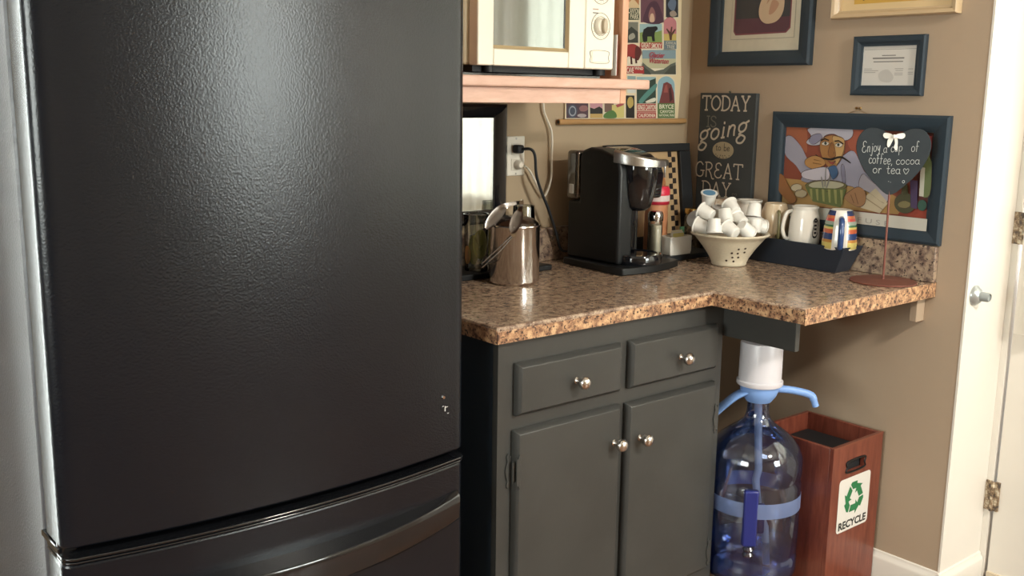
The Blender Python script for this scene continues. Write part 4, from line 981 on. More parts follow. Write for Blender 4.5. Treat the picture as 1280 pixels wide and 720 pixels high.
tumbler(-.795, -.092, .9312, .030, .040, .165, 'clear glass carafe standing behind the right side of the ice bucket')

bx, by = -.948, -.235
t = thing('ice_bucket', 'polished steel ice bucket with wire handle and domed lid on the counter', 'bucket', (bx, by, .9145))
MB().lathe([(0, 0), (.064, 0), (.0675, .003), (.068, .008), (.068, .150), (.070, .153), (.069, .156), (.066, .1555), (.0655, .15), (.0655, .01), (0, .01)], 56, (bx, by, .9145)).build('body', steel, t, angle=50)
MB().lathe([(.0655, .1545), (.063, .160), (.052, .170), (.03, .177), (0, .179)], 40, (bx, by, .9145)).build('lid', darksteel, t)
# front direction toward the room
fd = Vector((-.66, -.75, 0))
sd = Vector((.75, -.66, 0))      # to the right as seen
piv = Vector((bx, by, 1.053)) + fd * .071
MB().lathe([(0, -.004), (.008, -.004), (.008, .004), (0, .004)], 16, tuple(piv), M=Matrix.Rotation(math.radians(-90), 4, Vector((.75, -.66, 0)))).build('handle_lug', steel, t)
hb = MB()
for off in (0, .011):
    pts = []
    for s_, (along, fwd) in enumerate([(0, .0), (.045, .004), (.095, .004), (.115, -.01), (.12, -.07), (.115, -.135), (.095, -.148), (.045, -.148), (0, -.144)]):
        # along: down to the left ; fwd: through the bucket to its back
        dirn = (-sd * .72 + Vector((0, 0, -.70)))
        pts.append(piv + dirn * along + fd * fwd + Vector((0, 0, -off)) * (1 if along > .01 else .4))
    hb.tube(smooth_path([tuple(p) for p in pts], 5), .0017, 8)
hb.build('wire_handle', chrome, t)

t = thing('tongs', 'steel serving tongs lying across the ice bucket lid', 'tongs', (bx, by, 1.095))
ap = Vector((bx, by, 1.128)) + sd * .018 + fd * .0
def arm(end, mid):
    P = smooth_path([tuple(ap), tuple(mid), tuple(end)], 9)
    vs, fs = [], []
    n = len(P)
    for i, p in enumerate(P):
        s_ = i / (n - 1)
        w_ = .0045 + .002 * s_ + .009 * max(0, math.sin((s_ - .42) / .58 * PI)) if s_ > .42 else .0045 + .002 * s_
        tdir = (P[min(i + 1, n - 1)] - P[max(i - 1, 0)]).normalized()
        a = tdir.cross(fd).normalized()
        nrm = a.cross(tdir).normalized()
        c_ = .006 if s_ > .5 else .002
        vs += [p - a * w_, p + nrm * c_ * -1, p + a * w_, p + nrm * (c_ * -1 + .0015) + a * w_ * .0]
    for i in range(n - 1):
        for k in range(4):
            fs.append((4 * i + k, 4 * i + (k + 1) % 4, 4 * i + 4 + (k + 1) % 4, 4 * i + 4 + k))
    fs += [(0, 1, 2, 3), tuple(range(4 * n - 4, 4 * n))]
    MB().add(vs, fs).build('spoon_arm', darksteel, t, angle=60)
c0 = Vector((bx, by, 0))
arm(c0 - sd * .072 + fd * .055 + Vector((0, 0, 1.064)), c0 - sd * .026 + fd * .03 + Vector((0, 0, 1.118)))
arm(c0 - sd * .004 + fd * .082 + Vector((0, 0, 1.058)), c0 + sd * .014 + fd * .045 + Vector((0, 0, 1.108)))
MB().tube([ap + Vector((0, 0, .001)) - fd * .01, ap + fd * .012], .006, 12).build('hinge_bar', chrome, t)

# ------------------------------------------------------------------ coffee maker
t = thing('coffee_maker', 'black single-serve coffee maker with silver lever in the middle of the counter', 'coffee maker', (-.52, -.2, .9145))
z0 = .9145
base = [(-.425, -.095), (-.634, -.088), (-.652, -.325), (-.645, -.345)] + [(-.645 + .255 * i / 10, -.345 - .022 * math.sin(PI * i / 10) + .022 * i / 10) for i in range(1, 10)] + [(-.388, -.322), (-.384, -.30)]
MB().prism(base, z0, z0 + .021).build('base', black_plastic, t, .003)
side = [(-.30, z0 + .0215), (-.088, z0 + .0215), (-.088, 1.105), (-.135, 1.105), (-.135, 1.235), (-.145, 1.252), (-.175, 1.262), (-.22, 1.258), (-.27, 1.243), (-.293, 1.225), (-.30, 1.20)]
MB().prism([(y, z) for y, z in side], -.622, -.565, 'X').build('body', black_plastic, t, .008, seg=3)
MB().prism([(-.225, z0 + .0215), (-.09, z0 + .0215), (-.09, 1.115), (-.225, 1.115)], -.564, -.462, 'X').build('column', black_plastic, t, .006)
MB().prism([(-.560, -.2255), (-.556, -.242), (-.54, -.249), (-.52, -.251), (-.50, -.249), (-.488, -.242), (-.484, -.2255)], z0 + .05, 1.10).build('column_panel', black_gloss, t, .003)
head = [(-.315, 1.12), (-.137, 1.12), (-.137, 1.235), (-.147, 1.252), (-.175, 1.2615), (-.22, 1.2575), (-.27, 1.245), (-.305, 1.225), (-.322, 1.19)]
MB().prism(head, -.564, -.462, 'X').build('brew_head', black_gloss, t, .010, seg=3)
MB().lathe([(0, 1.088), (.030, 1.088), (.042, 1.098), (.050, 1.125), (.057, 1.165), (.061, 1.20), (.061, 1.222), (.055, 1.236), (0, 1.24)], 36, (-.540, -.286, 0)).build('pod_holder', black_gloss, t)
# silver lever: crescent around the front of the head
hv, hf = [], []
n = 22
for i in range(n + 1):
    a = math.radians(196 + 140 * i / n)
    s_ = i / n
    hh = .0155 * (1 - s_) ** .7 + .0035
    cx_, cy_ = -.524 + .106 * math.cos(a), -.245 + .108 * math.sin(a)
    cx2, cy2 = -.524 + .098 * math.cos(a), -.245 + .100 * math.sin(a)
    zc = 1.2435 - .018 * s_ - .010 * math.sin(PI * s_)
    hv += [(cx_, cy_, zc - hh), (cx_, cy_, zc + hh * .6), (cx2, cy2, zc + hh), (cx2, cy2, zc - hh)]
for i in range(n):
    for k in range(4):
        hf.append((4 * i + k, 4 * i + (k + 1) % 4, 4 * i + 4 + (k + 1) % 4, 4 * i + 4 + k))
hf += [(0, 1, 2, 3), tuple(range(4 * n, 4 * n + 4))]
MB().add(hv, hf).build('lever', silver, t, .0015, angle=50)
MB().box(-.492, -.487, -.3475, -.3425, 1.182, 1.226).build('latch', silver, t, .0015)
MB().lathe([(0, z0 + .0212), (.074, z0 + .0212), (.076, z0 + .026), (.076, z0 + .044), (.073, z0 + .049), (.062, z0 + .050), (.06, z0 + .047), (0, z0 + .047)], 44, (-.530, -.283, 0)).build('drip_tray', black_gloss, t)
MB().box(-.627, -.44, -.133, -.084, 1.108, 1.25).build('water_reservoir', thin_glass('smoked_plastic', 'a8998a', .1, .15), t, .01, seg=3)
MB().box(-.6290, -.6272, -.118, -.100, 1.125, 1.152).build('reservoir_glint', paper, t, .002)  # white patch standing in for a bright reflection on the reservoir
pth = smooth_path([(-.756, -.035, 1.252), (-.742, -.055, 1.253), (-.729, -.06, 1.235), (-.722, -.06, 1.18), (-.700, -.058, 1.13), (-.665, -.055, 1.07), (-.63, -.05, 1.0), (-.605, -.045, .95), (-.585, -.06, .945), (-.57, -.086, .96)], 6)
MB().tube(pth, .0042, 8).build('power_cord', black_matte, t)
MB().box(-.772, -.745, -.034, -.0078, 1.24, 1.264).build('plug', black_matte, t, .006, seg=3)

# ------------------------------------------------------------------ corner group
t = tag(MB().box(-.388, -.128, -.252, -.100, .9145, .9305).build('serving_board', black_matte, None, .002), 'dark flat board in the counter corner under the condiments', 'board')
# leaning frame with checkerboard border
t = thing('framed_picture', 'black framed picture with checkerboard border leaning in the corner behind the coffee maker', 'picture', (-.21, -.083, .9145))
ang = math.atan2(.044, .338)
ML = Matrix.Translation((0, -.070, .9150)) @ Matrix.Rotation(-ang, 4, 'X')
def lean(u, v, d):
    return tuple(ML @ Vector((u, -d, v)))
def lbox(u0, u1, v0, v1, d0, d1):
    vs = [lean(u, v, d) for u in (u0, u1) for v in (v0, v1) for d in (d0, d1)]
    return MB().add(vs, [(0, 1, 3, 2), (4, 6, 7, 5), (0, 4, 5, 1), (2, 3, 7, 6), (0, 2, 6, 4), (1, 5, 7, 3)])
FU0, FU1, FV1 = -.42, -.03, .343
for (a, b, c, d) in [(FU0, FU1, 0, .05), (FU0, FU1, FV1 - .025, FV1), (FU0, FU0 + .052, .05, FV1 - .025), (FU1 - .052, FU1, .05, FV1 - .025)]:
    lbox(a, b, c, d, -.006, .014).build('moulding', black_matte, t, .002)
pr = Print(lean, .0003)
pr.poly(rect(FU0 + .05, FU1 - .05, .05, FV1 - .025), mat('checker_cream', 'bfa27a', .5, coat=.4))
sq = []
N_ = 15
cell = .0175
for k in range(N_):
    for j in (0, 1):
        if (k + j) % 2 == 0:
            sq.append(rect(-.128 + j * cell, -.128 + (j + 1) * cell, .055 + k * cell, .055 + (k + 1) * cell))
            sq.append(rect(-.365 + j * cell, -.365 + (j + 1) * cell, .055 + k * cell, .055 + (k + 1) * cell))
pr.polys(sq, ink('2a201c', .4))
pr.poly([(-.20, .15), (-.16, .16), (-.145, .19), (-.15, .235), (-.175, .25), (-.20, .24), (-.23, .2)], ink('b9743f', .4), True)
pr.polys(pen('Soup' if 0 else 'coy', -.20, .19, .04, .003, .05), ink('5a3220', .4))
pr.build('print', t)

zb_ = .9308
def wrap_polys(polys, cx, cy, r, a0, z0):
    """flat polygons (u, v) wrapped around a cylinder; returns 3-D polygons"""
    out = []
    for P in polys:
        out.append([(cx + r * math.cos(a0 + u / r), cy + r * math.sin(a0 + u / r), z0 + v) for u, v in P])
    return out
AC = math.atan2(-.62, -.78)     # angle facing the room
def add3(polys, name, m, parent):
    mb = MB()
    for P in polys:
        mb.add(P, [tuple(range(len(P)))])
    return mb.build(name, m, parent)
# creamer
cx_, cy_ = -.312, -.158
t = thing('creamer_bottle', 'peach coffee creamer bottle with red and white lid right of the coffee maker', 'bottle', (cx_, cy_, zb_))
MB().lathe([(0, 0), (.032, 0), (.036, .004), (.037, .02), (.036, .10), (.035, .135), (.036, .150), (0, .150)], 36, (cx_, cy_, zb_)).build('bottle_body', mat('peach_label', 'd89a72', .35, coat=.3, var=.06, vscale=30), t)
MB().lathe([(.0385, .150), (.0395, .152), (.0395, .160)], 36, (cx_, cy_, zb_)).build('lid_skirt', mat('lid_crimson', 'b0243a', .3), t)
MB().lathe([(.0395, .160), (.0395, .178)], 36, (cx_, cy_, zb_)).build('lid_band', mat('lid_white', 'd9c9c4', .35), t)
MB().lathe([(.0395, .178), (.040, .182), (.039, .198), (.034, .205), (0, .206)], 36, (cx_, cy_, zb_)).build('lid', mat('lid_red', 'd6304a', .3), t)
add3(wrap_polys(text_polys('4', .000, .085, .014, .108, bold=.03), cx_, cy_, .0372, AC, zb_), 'lettering', ink('efe6dc'), t)
add3(wrap_polys([rect(-.006, .018, .078, .0805), rect(-.004, .016, .055, .059), rect(-.002, .010, .028, .034), rect(-.012, .022, .120, .1215)], cx_, cy_, .0375, AC, zb_), 'label_print', ink('a8323a'), t)
# shaker
cx_, cy_ = -.376, -.214
t = thing('glass_shaker', 'glass shaker of white sugar with chrome cap beside the coffee maker', 'shaker', (cx_, cy_, zb_))
MB().lathe([(0, 0), (.020, 0), (.022, .003), (.022, .10), (.021, .112), (0, .112)], 28, (cx_, cy_, zb_)).build('jar', glass, t)
MB().lathe([(0, .003), (.0185, .003), (.0195, .006), (.0195, .095), (0, .097)], 24, (cx_, cy_, zb_)).build('contents', mat('sugar', 'd9d0bf', .9), t)
MB().lathe([(.0225, .108), (.0235, .110), (.0235, .128), (.019, .137), (0, .139)], 28, (cx_, cy_, zb_)).build('cap', chrome, t)
# packet holder
cx_, cy_ = -.288, -.222
t = thing('packet_holder', 'white ceramic sweetener packet holder between shaker and bowl', 'caddy', (cx_, cy_, zb_))
ph = [(-.047, -.020), (-.030, -.027), (.042, -.027), (.047, -.020), (.047, .022), (.041, .028), (-.041, .028), (-.047, .022)]
o8 = MB()
def ring(k, z):
    return [(cx_ + a * k, cy_ + b * k, z) for a, b in ph]
L = [ring(.94, zb_), ring(1.0, zb_ + .012), ring(1.0, zb_ + .056), ring(.93, zb_ + .057), ring(.90, zb_ + .006)]
vs = sum(L, [])
fs = [tuple(range(8))[::-1], tuple(range(32, 40))]
for k in range(4):
    for i in range(8):
        fs.append((8 * k + i, 8 * k + (i + 1) % 8, 8 * k + 8 + (i + 1) % 8, 8 * k + 8 + i))
o8.add(vs, fs)
o8.build('dish', ceramic, t, .002)
for k in range(5):
    q = thing('sweetener_packet', ['yellow sweetener packet sticking up in the ceramic holder', 'white sugar packet behind the yellow one in the ceramic holder', 'pale packet in the middle of the ceramic holder', 'cream packet toward the back of the ceramic holder', 'green packet at the right end of the ceramic holder'][k], 'packet', (cx_ + .005 * k - .006, cy_ - .014 + k * .007, zb_ + .008))
    mm = MB().box(-.024, .024, -.0012, .0012, 0, .058 + .002 * k) if k < 4 else MB().box(.018, .038, -.0012, .0012, 0, .072)
    mm.build('paper_pouch', [ink('d8c873'), paper, ink('d9cfae'), ink('e0d9c0'), ink('3f7a55')][k], q, world=False)
# jar with gold lid
cx_, cy_ = -.088, -.122
zb_ = .9148
t = thing('glass_jar', 'small glass jar of nuts with a gold lid behind the bowl', 'jar', (cx_, cy_, zb_))
MB().lathe([(0, 0), (.030, 0), (.032, .004), (.032, .105), (.029, .118), (0, .118)], 32, (cx_, cy_, zb_)).build('jar_wall', glass, t)
nm = MB()
for i in range(60):
    a = random.random() * 2 * PI
    rr = .020 * math.sqrt(random.random())
    M_ = Matrix.Rotation(random.random() * 3, 4, Vector((random.random(), random.random(), 1)).normalized())
    nm.lathe([(0, -.009), (.006, -.006), (.009, 0), (.006, .006), (0, .009)], 6, (cx_ + rr * math.cos(a), cy_ + rr * math.sin(a), zb_ + .012 + .09 * random.random()), M=M_)
nn = nm.build('contents', mat('nuts', 'a5907a', .6, var=.3, vscale=60), t)
nn['kind'] = 'stuff'
MB().lathe([(.0315, .118), (.0322, .12), (.0322, .134), (.030, .136), (0, .136)], 32, (cx_, cy_, zb_)).build('lid', mat('gold_lid', 'c2a46a', .25, metal=1), t)

# ------------------------------------------------------------------ bowl of coffee pods
cx_, cy_ = -.233, -.385
t = thing('stoneware_bowl', 'cream stoneware berry bowl with drain holes, heaped with coffee pods', 'bowl', (cx_, cy_, .9145))
bm_ = mat('speckled_stoneware', 'cfc3ab', .35, coat=.3, var=.05, vscale=160)
MB().lathe([(0, 0), (.049, 0), (.052, .003), (.052, .008), (.058, .022), (.075, .048), (.094, .072), (.106, .087), (.114, .090), (.1165, .094), (.114, .098), (.106, .096), (.100, .088), (.088, .072), (.068, .044), (.05, .022), (.04, .012), (0, .011)], 56, (cx_, cy_, .9145)).build('bowl_body', bm_, t, angle=60)
hol = MB()
a0 = AC + .12
def bowl_r(z):
    P = [(.052, .008), (.058, .022), (.075, .048), (.094, .072), (.106, .087)]
    for (r1, z1), (r2, z2) in zip(P[:-1], P[1:]):
        if z1 <= z <= z2:
            return r1 + (r2 - r1) * (z - z1) / (z2 - z1)
for (da, zz) in [(.20, .058), (.44, .060), (-.02, .045), (.22, .044), (.50, .047), (.03, .031), (.30, .031), (-.25, .020), (.12, .018)]:
    a = a0 + da
    rr = bowl_r(zz)
    nrm = Vector((math.cos(a), math.sin(a), -.75)).normalized()
    Mh = nrm.to_track_quat('Z', 'Y').to_matrix().to_4x4()
    hol.lathe([(0, .0012), (.0033, .0012), (.0033, -.002)], 12, (cx_ + rr * math.cos(a), cy_ + rr * math.sin(a), .9145 + zz), M=Mh)
hol.build('drain_holes', mat('hole_brown', '3a2a20', .8), t)
pod_white = mat('pod_plastic', 'e4e1da', .35)
foil = mat('pod_foil', 'b9b7b4', .35, metal=.3)
pods = [((-.297, -.343, 1.070), (-.6, .4, -.4)), ((-.326, -.399, 1.038), (0, -1, 0)), ((-.295, -.434, 1.029), (-.5, .5, -.5)), ((-.262, -.387, 1.062), (.1, -1, .1)),
        ((-.220, -.377, 1.083), (-.3, .6, -.6)), ((-.157, -.410, 1.074), (-.15, -1, .1)), ((-.20, -.447, 1.037), (.12, 1, .0)), ((-.257, -.459, 1.029), (.6, -.5, -.4)),
        ((-.325, -.352, 1.032), (-.7, .3, -.4)), ((-.222, -.41, 1.048), (-.3, .4, -.7)), ((-.232, -.340, 1.062), (.1, .9, .4)), ((-.292, -.308, 1.042), (-.7, .3, .65)),
        ((-.232, -.296, 1.103), (0, .85, .5)), ((-.16, -.43, 1.030), (.8, -.2, -.3))]
def make_pod(label, foilm, group):
    t = thing('coffee_pod', label, 'coffee pod', (0, 0, 0), 0, group)
    MB().lathe([(0, -.022), (.0165, -.022), (.018, -.0205), (.0185, -.018), (.0222, .017), (.0255, .0185), (.0258, .020)], 28).build('cup', pod_white, t)
    MB().lathe([(.0258, .0198), (.0255, .0212), (.0, .0212)], 28).build('foil_lid', foilm, t)
    return t
pod0 = make_pod('white coffee pod heaped in the stoneware bowl', foil, 'white coffee pods in the bowl')
podb = make_pod('coffee pod with blue and white lid on top of the heap in the bowl', paper, None)
MB().prism(ellipse(0, 0, .019, .019, 24), .02125, .0216).build('blue_print', ink('4f86ae'), podb)
for k, (p, ax) in enumerate(pods):
    if k == 12:
        o = podb
    elif k == 0:
        o = pod0
    else:
        o = pod0.copy()
        COL.objects.link(o)
        for chd in list(pod0.children):
            c2 = chd.copy()
            COL.objects.link(c2)
            c2.parent = o
    o['label'] = ['white coffee pod tipped left at the upper left of the heap in the bowl', 'white coffee pod standing on its rim at the front left of the bowl',
                  'white coffee pod lying at the front of the bowl, second from left along the rim', 'white coffee pod standing on its rim in the middle of the heap',
                  'white coffee pod at the top of the heap, right of the blue lid', 'white coffee pod standing on its rim at the upper right of the heap',
                  'white coffee pod with its wide end up at the front right of the bowl', 'white coffee pod tilted down at the front centre of the bowl rim',
                  'white coffee pod lying at the far left edge of the bowl', 'white coffee pod nearly buried in the middle right of the heap', 'white coffee pod high at the back, under the blue lidded pod',
                  'pod with grey lid leaning out at the back left edge of the bowl', 'coffee pod with blue and white lid on top of the heap', 'white coffee pod peeking out at the far right edge of the bowl'][k]
    o['group'] = 'coffee pods in the bowl'
    o.location = p
    axis = (_r * ax[0] + _u * ax[1] - _f * ax[2]).normalized()
    o.rotation_euler = axis.to_track_quat('Z', 'Y').to_euler()

# ------------------------------------------------------------------ mug tray and mugs
t = thing('mug_tray', 'long slate black flared tray holding the mugs along the right wall', 'tray', (-.07, -.41, .9145))
ty0, ty1 = -.700, -.163
zt0, zt1 = .9147, .992
A_ = [(-.104, ty0 + .035, zt0), (-.030, ty0 + .035, zt0), (-.030, ty1 - .02, zt0), (-.104, ty1 - .02, zt0)]
B_ = [(-.120, ty0, zt1), (-.0215, ty0, zt1), (-.0215, ty1, zt1), (-.120, ty1, zt1)]
C_ = [(-.114, ty0 + .006, zt1), (-.0275, ty0 + .006, zt1), (-.0275, ty1 - .006, zt1), (-.114, ty1 - .006, zt1)]
D_ = [(-.110, ty0 + .012, zt1 - .010), (-.030, ty0 + .012, zt1 - .010), (-.030, ty1 - .012, zt1 - .010), (-.110, ty1 - .012, zt1 - .010)]
vs = A_ + B_ + C_ + D_
fs = [(3, 2, 1, 0), (12, 13, 14, 15)]
for k in range(3):
    for i in range(4):
        fs.append((4 * k + i, 4 * k + (i + 1) % 4, 4 * k + 4 + (i + 1) % 4, 4 * k + 4 + i))
MB().add(vs, fs).build('tray_body', mat('slate_tray', '232b36', .4), t, .0015)
zm = zt1 - .0098
def mug(x, y, label, prof, m, handle=None, hm=None, seg=36, mf=None, mats=None):
    t = thing('mug', label, 'mug', (x, y, zm))
    MB().lathe(prof, seg, (x, y, zm), mf=mf).build('cup', mats or m, t, angle=60)
    if handle:
        MB().tube(handle, .0052, 10, flat=1.1).build('handle', hm or m, t)
    return t
def loop(x, y, ang, r0, z0, z1, out, r_in2=None):
    d = Vector((math.cos(ang), math.sin(ang), 0))
    c = Vector((x, y, zm))
    P = [c + d * (r0 - .003) + Vector((0, 0, z0)), c + d * (r0 + out * .6) + Vector((0, 0, z0 - .006)), c + d * (r0 + out) + Vector((0, 0, z0 + (z1 - z0) * .3)),
         c + d * (r0 + out * .95) + Vector((0, 0, z0 + (z1 - z0) * .65)), c + d * ((r_in2 or r0) + out * .5) + Vector((0, 0, z1 + .004)), c + d * ((r_in2 or r0) - .004) + Vector((0, 0, z1))]
    return smooth_path([tuple(p) for p in P], 5)
left_ang = math.atan2(_r.y, _r.x) + PI
# upside-down mugs: foot on top
mug(-.070, -.205, 'brown and white mug half hidden at the back of the heaped bowl', [(.037, 0), (.041, .004), (.043, .05), (.041, .085), (.034, .10), (.036, .106), (.034, .108), (0, .104)], ramp_mat('mottled_glaze', [(.4, '8a6650'), (.5, 'c9b9a2'), (.6, 'd6cdbd')], 25, .25, coat=.5), None)
mug(-.070, -.325, 'plain white mug upside down, directly behind the coffee pod bowl', [(.040, 0), (.044, .003), (.046, .05), (.044, .085), (.038, .098), (.0375, .104), (.0405, .108), (.040, .113), (.034, .113), (.03, .108), (0, .107)], ceramic, None)
mug(-.070, -.424, 'beige glazed mug with olive green handle facing the room', [(.033, 0), (.038, .003), (.042, .03), (.0425, .06), (.041, .088), (.034, .104), (.0335, .110), (.030, .1115), (.028, .108), (0, .107)], beigecer,
    loop(-.070, -.424, AC + .18, .042, .018, .085, .016, .041), mat('olive_glaze', '6f6a4a', .25, coat=.4))
tw = mug(-.070, -.530, 'white pedestal mug with scrolled handle on the left and black emblem', [(.042, 0), (.046, .003), (.0455, .03), (.044, .06), (.041, .085), (.037, .098), (.036, .104), (.039, .108), (.039, .112), (.034, .113), (.03, .108), (0, .107)], ceramic,
    None)
c_ = Vector((-.070, -.530, zm))
dl = Vector((math.cos(left_ang - .25), math.sin(left_ang - .25), 0))
P = [c_ + dl * a + Vector((0, 0, b)) for a, b in [(.036, .097), (.052, .09), (.060, .065), (.062, .038), (.055, .018), (.044, .012), (.037, .020), (.036, .030), (.041, .034)]]
MB().tube(smooth_path([tuple(p) for p in P], 5), [.006] * 5 + [.006] * 36, 10).build('handle', ceramic, tw)
em = []
oval = sm2([(0, 0), (.010, .001), (.016, .012), (.012, .024), (.016, .036), (.013, .052), (.004, .060), (-.003, .05), (-.001, .036), (-.004, .022), (-.004, .008)], 3)
n = len(oval)
def shr(k):
    cxx = sum(p[0] for p in oval) / n
    cyy = sum(p[1] for p in oval) / n
    return [(cxx + (p[0] - cxx) * k, cyy + (p[1] - cyy) * k) for p in oval]
A1, A2 = shr(1), shr(.80)
for i in range(n):
    em.append([A1[i], A1[(i + 1) % n], A2[(i + 1) % n], A2[i]])
em += [rect(.001, .010, .012 + .011 * k, .018 + .011 * k) for k in range(4)]
add3(wrap_polys(em, -.070, -.530, .0463, AC + .55, zm + .022), 'emblem', ink('26262a'), tw)
# striped mug
band = ['4a5b80', 'c9b25e', 'b5713f', '35466e', '35466e', 'c06a42', 'c9b765', '3f6b46', '8a9488', 'b5504a', '31406a', '31406a']
zs = [.003, .022, .030, .034, .048, .060, .066, .072, .082, .090, .098, .104, .112]
bandc = ['c9b86a', 'b8803f', '2f4270', '2f4270', 'c0603c', 'cdb867', '3f6b46', '8f9a8c', 'bb4a45', 'c06a42', '2b3a63', '2b3a63']
prof = [(.047, 0)]
rr_ = lambda z: .0495 - .004 * (z / .06) ** 2 if z < .06 else .0455 - .015 * ((z - .06) / .055) ** 1.5
prof = [(.046, 0)] + [(rr_(z), z) for z in zs] + [(.028, .114), (.024, .111), (0, .111)]
smats = [ceramic] + [mat('stripe_' + c + str(i), c, .25, coat=.5) for i, c in enumerate(bandc)]
seg_ = 48
ha = math.atan2(-.58, -.815) % (2 * PI)
def mfun(k, i):
    a = (2 * PI * (i + .5) / seg_ - ha + PI) % (2 * PI) - PI
    if k < 1 or k > len(bandc):
        return 0
    if abs(a) < .48:
        return 0
    return k
sm_ = mug(-.073, -.652, 'striped multicolour mug upside down, nearest to the heart sign', prof, ceramic, None, seg=seg_, mf=mfun, mats=smats)
dh = Vector((math.cos(ha), math.sin(ha), 0))
c_ = Vector((-.073, -.652, zm))
P = [c_ + dh * a + Vector((0, 0, b)) for a, b in [(.044, .008), (.060, .012), (.068, .03), (.068, .06), (.060, .084), (.040, .090)]]
MB().tube(smooth_path([tuple(p) for p in P], 5), .0085, 12).build('handle', mat('cobalt_glaze', '2c4675', .2, coat=.5), sm_)

# ------------------------------------------------------------------ heart chalkboard on a rod
hx, hy = -.113, -.822
t = thing('heart_chalkboard', 'black heart chalkboard with white bow on a thin copper stand', 'sign', (hx, hy, .9145))
MB().lathe([(0, 0), (.088, 0), (.089, .002), (.087, .004), (.02, .006), (.004, .008), (0, .008)], 48, (hx, hy, .9147)).build('base_disc', copper, t)
MB().tube([(hx, hy, .92), (hx + .002, hy + .004, 1.17)], .0030, 10).build('rod', copper, t)
hn = Vector((-.86, -.51, 0)).normalized()        # faces the room
hu = Vector((-hn.y, hn.x, 0))
hu = Vector((.51, -.86, 0)).normalized()
def heart(u, v, d):
    q = Vector((hx + .002, hy + .004, 1.153)) + hu * (u * .89 + .000) + hn * d + Vector((0, 0, v))
    return tuple(q)
ho = [(0, 0), (.045, .030), (.082, .070), (.104, .115), (.103, .150), (.082, .175), (.048, .178), (.018, .165), (0, .150)]
hp = sm2(ho + [(-a, b) for a, b in ho[1:-1][::-1]], 5)
hp = [q for q in hp]
mb = MB()
n = len(hp)
mb.add([heart(a, b, -.003) for a, b in hp] + [heart(a, b, .003) for a, b in hp], [tuple(range(n)), tuple(range(n, 2 * n))] + [(i, (i + 1) % n, n + (i + 1) % n, n + i) for i in range(n)])
mb.build('heart_board', mat('chalkboard', '1f272c', .6, var=.1, vscale=25), t, .001)
pr = Print(lambda u, v, d: heart(u, v, .0032 + d), .0002)
chalk = ink('a9aca8')
pr.polys(pen('Enjoy', -.088, .112, .030, .0016, .052, slope=.10), chalk)
pr.polys(pen('a cup', -.026, .113, .026, .0015, .052, slope=.12), chalk)
pr.polys(pen('of', .052, .118, .028, .0015, .020, slope=.05), chalk)
pr.polys(pen('coffee,', -.066, .084, .028, .0016, .068, slope=-.02), chalk)
pr.polys(pen('cocoa', .012, .083, .024, .0015, .066, slope=.04), chalk)
pr.polys(pen('or tea', -.052, .058, .026, .0016, .078, slope=.0), chalk)
pr.polys(pen('~', .034, .058, .026, .0015, .016), chalk)
pr.polys(pen('o', .034, .034, .014, .0014), chalk)
pr.polys([rect(-.006, -.004, .036, .0375), rect(.000, .0015, .034, .0355)], chalk)
pr.build('chalk_writing', t)
# bow
bw = mat('white_ribbon', 'e6e3da', .6)
b_ = MB()
for s in (-1, 1):
    pts = [(0, .158), (s * .012, .165), (s * .028, .166), (s * .031, .158), (s * .024, .152), (s * .010, .153)]
    q = sm2(pts, 4)
    n = len(q)
    b_.add([heart(a, b, .006 + .006 * math.sin(PI * min(1, abs(a) / .031))) for a, b in q] + [heart(a, b, .004) for a, b in q], [tuple(range(n)), tuple(range(n, 2 * n))] + [(i, (i + 1) % n, n + (i + 1) % n, n + i) for i in range(n)])
b_.build('bow_loops', bw, t)
b_ = MB()
for pts in [[(-.003, .158), (-.016, .150), (-.018, .134), (-.013, .128), (-.007, .137), (.0, .155)], [(.000, .157), (.010, .152), (.012, .134), (.010, .120), (.002, .128), (.004, .140)]]:
    q = sm2(pts, 4)
    n = len(q)
    b_.add([heart(a, b, .0065) for a, b in q] + [heart(a, b, .004) for a, b in q], [tuple(range(n)), tuple(range(n, 2 * n))] + [(i, (i + 1) % n, n + (i + 1) % n, n + i) for i in range(n)])
b_.build('bow_tails', bw, t)
MB().lathe([(0, -.005), (.004, -.004), (.005, 0), (.004, .004), (0, .005)], 12, heart(0, .158, .011)).build('bow_knot', bw, t)

# ------------------------------------------------------------------ water bottle on its stand
wx, wy = -.405, -.648
t = tag(MB().lathe([(0, 0), (.118, 0), (.12, .01), (.12, .078), (.116, .085), (0, .085)], 40, (wx, wy, 0.0)).build('bottle_stand', mat('pale_pink_stand', 'b59a88', .5), None, .001), 'low round tan stand on the floor under the water bottle', 'stand')
zw = .0855
t = thing('water_bottle', 'large clear blue five-gallon water bottle with hand pump under the counter', 'bottle', (wx, wy, zw))
R_ = .129
prof = [(0, .012), (.07, .010), (.100, .002), (.112, .0), (.124, .008), (R_, .022), (R_, .062), (.1245, .070), (.1245, .078), (R_, .086),
        (R_, .275), (.1245, .283), (.1245, .291), (R_, .299), (R_, .335), (.127, .352), (.118, .375), (.100, .398),
        (.075, .418), (.052, .434), (.038, .448), (.032, .462), (.030, .475), (.030, .515)]
MB().lathe(prof, 64, (wx, wy, zw)).build('bottle_wall', bottle_m, t, angle=80)
MB().lathe([(0, .014), (.10, .008), (.120, .014), (.125, .024), (.125, .062), (.1215, .070), (.1215, .078), (.125, .084), (.124, .085), (0, .085)], 48, (wx, wy, zw)).build('water', water_m, t, angle=70)
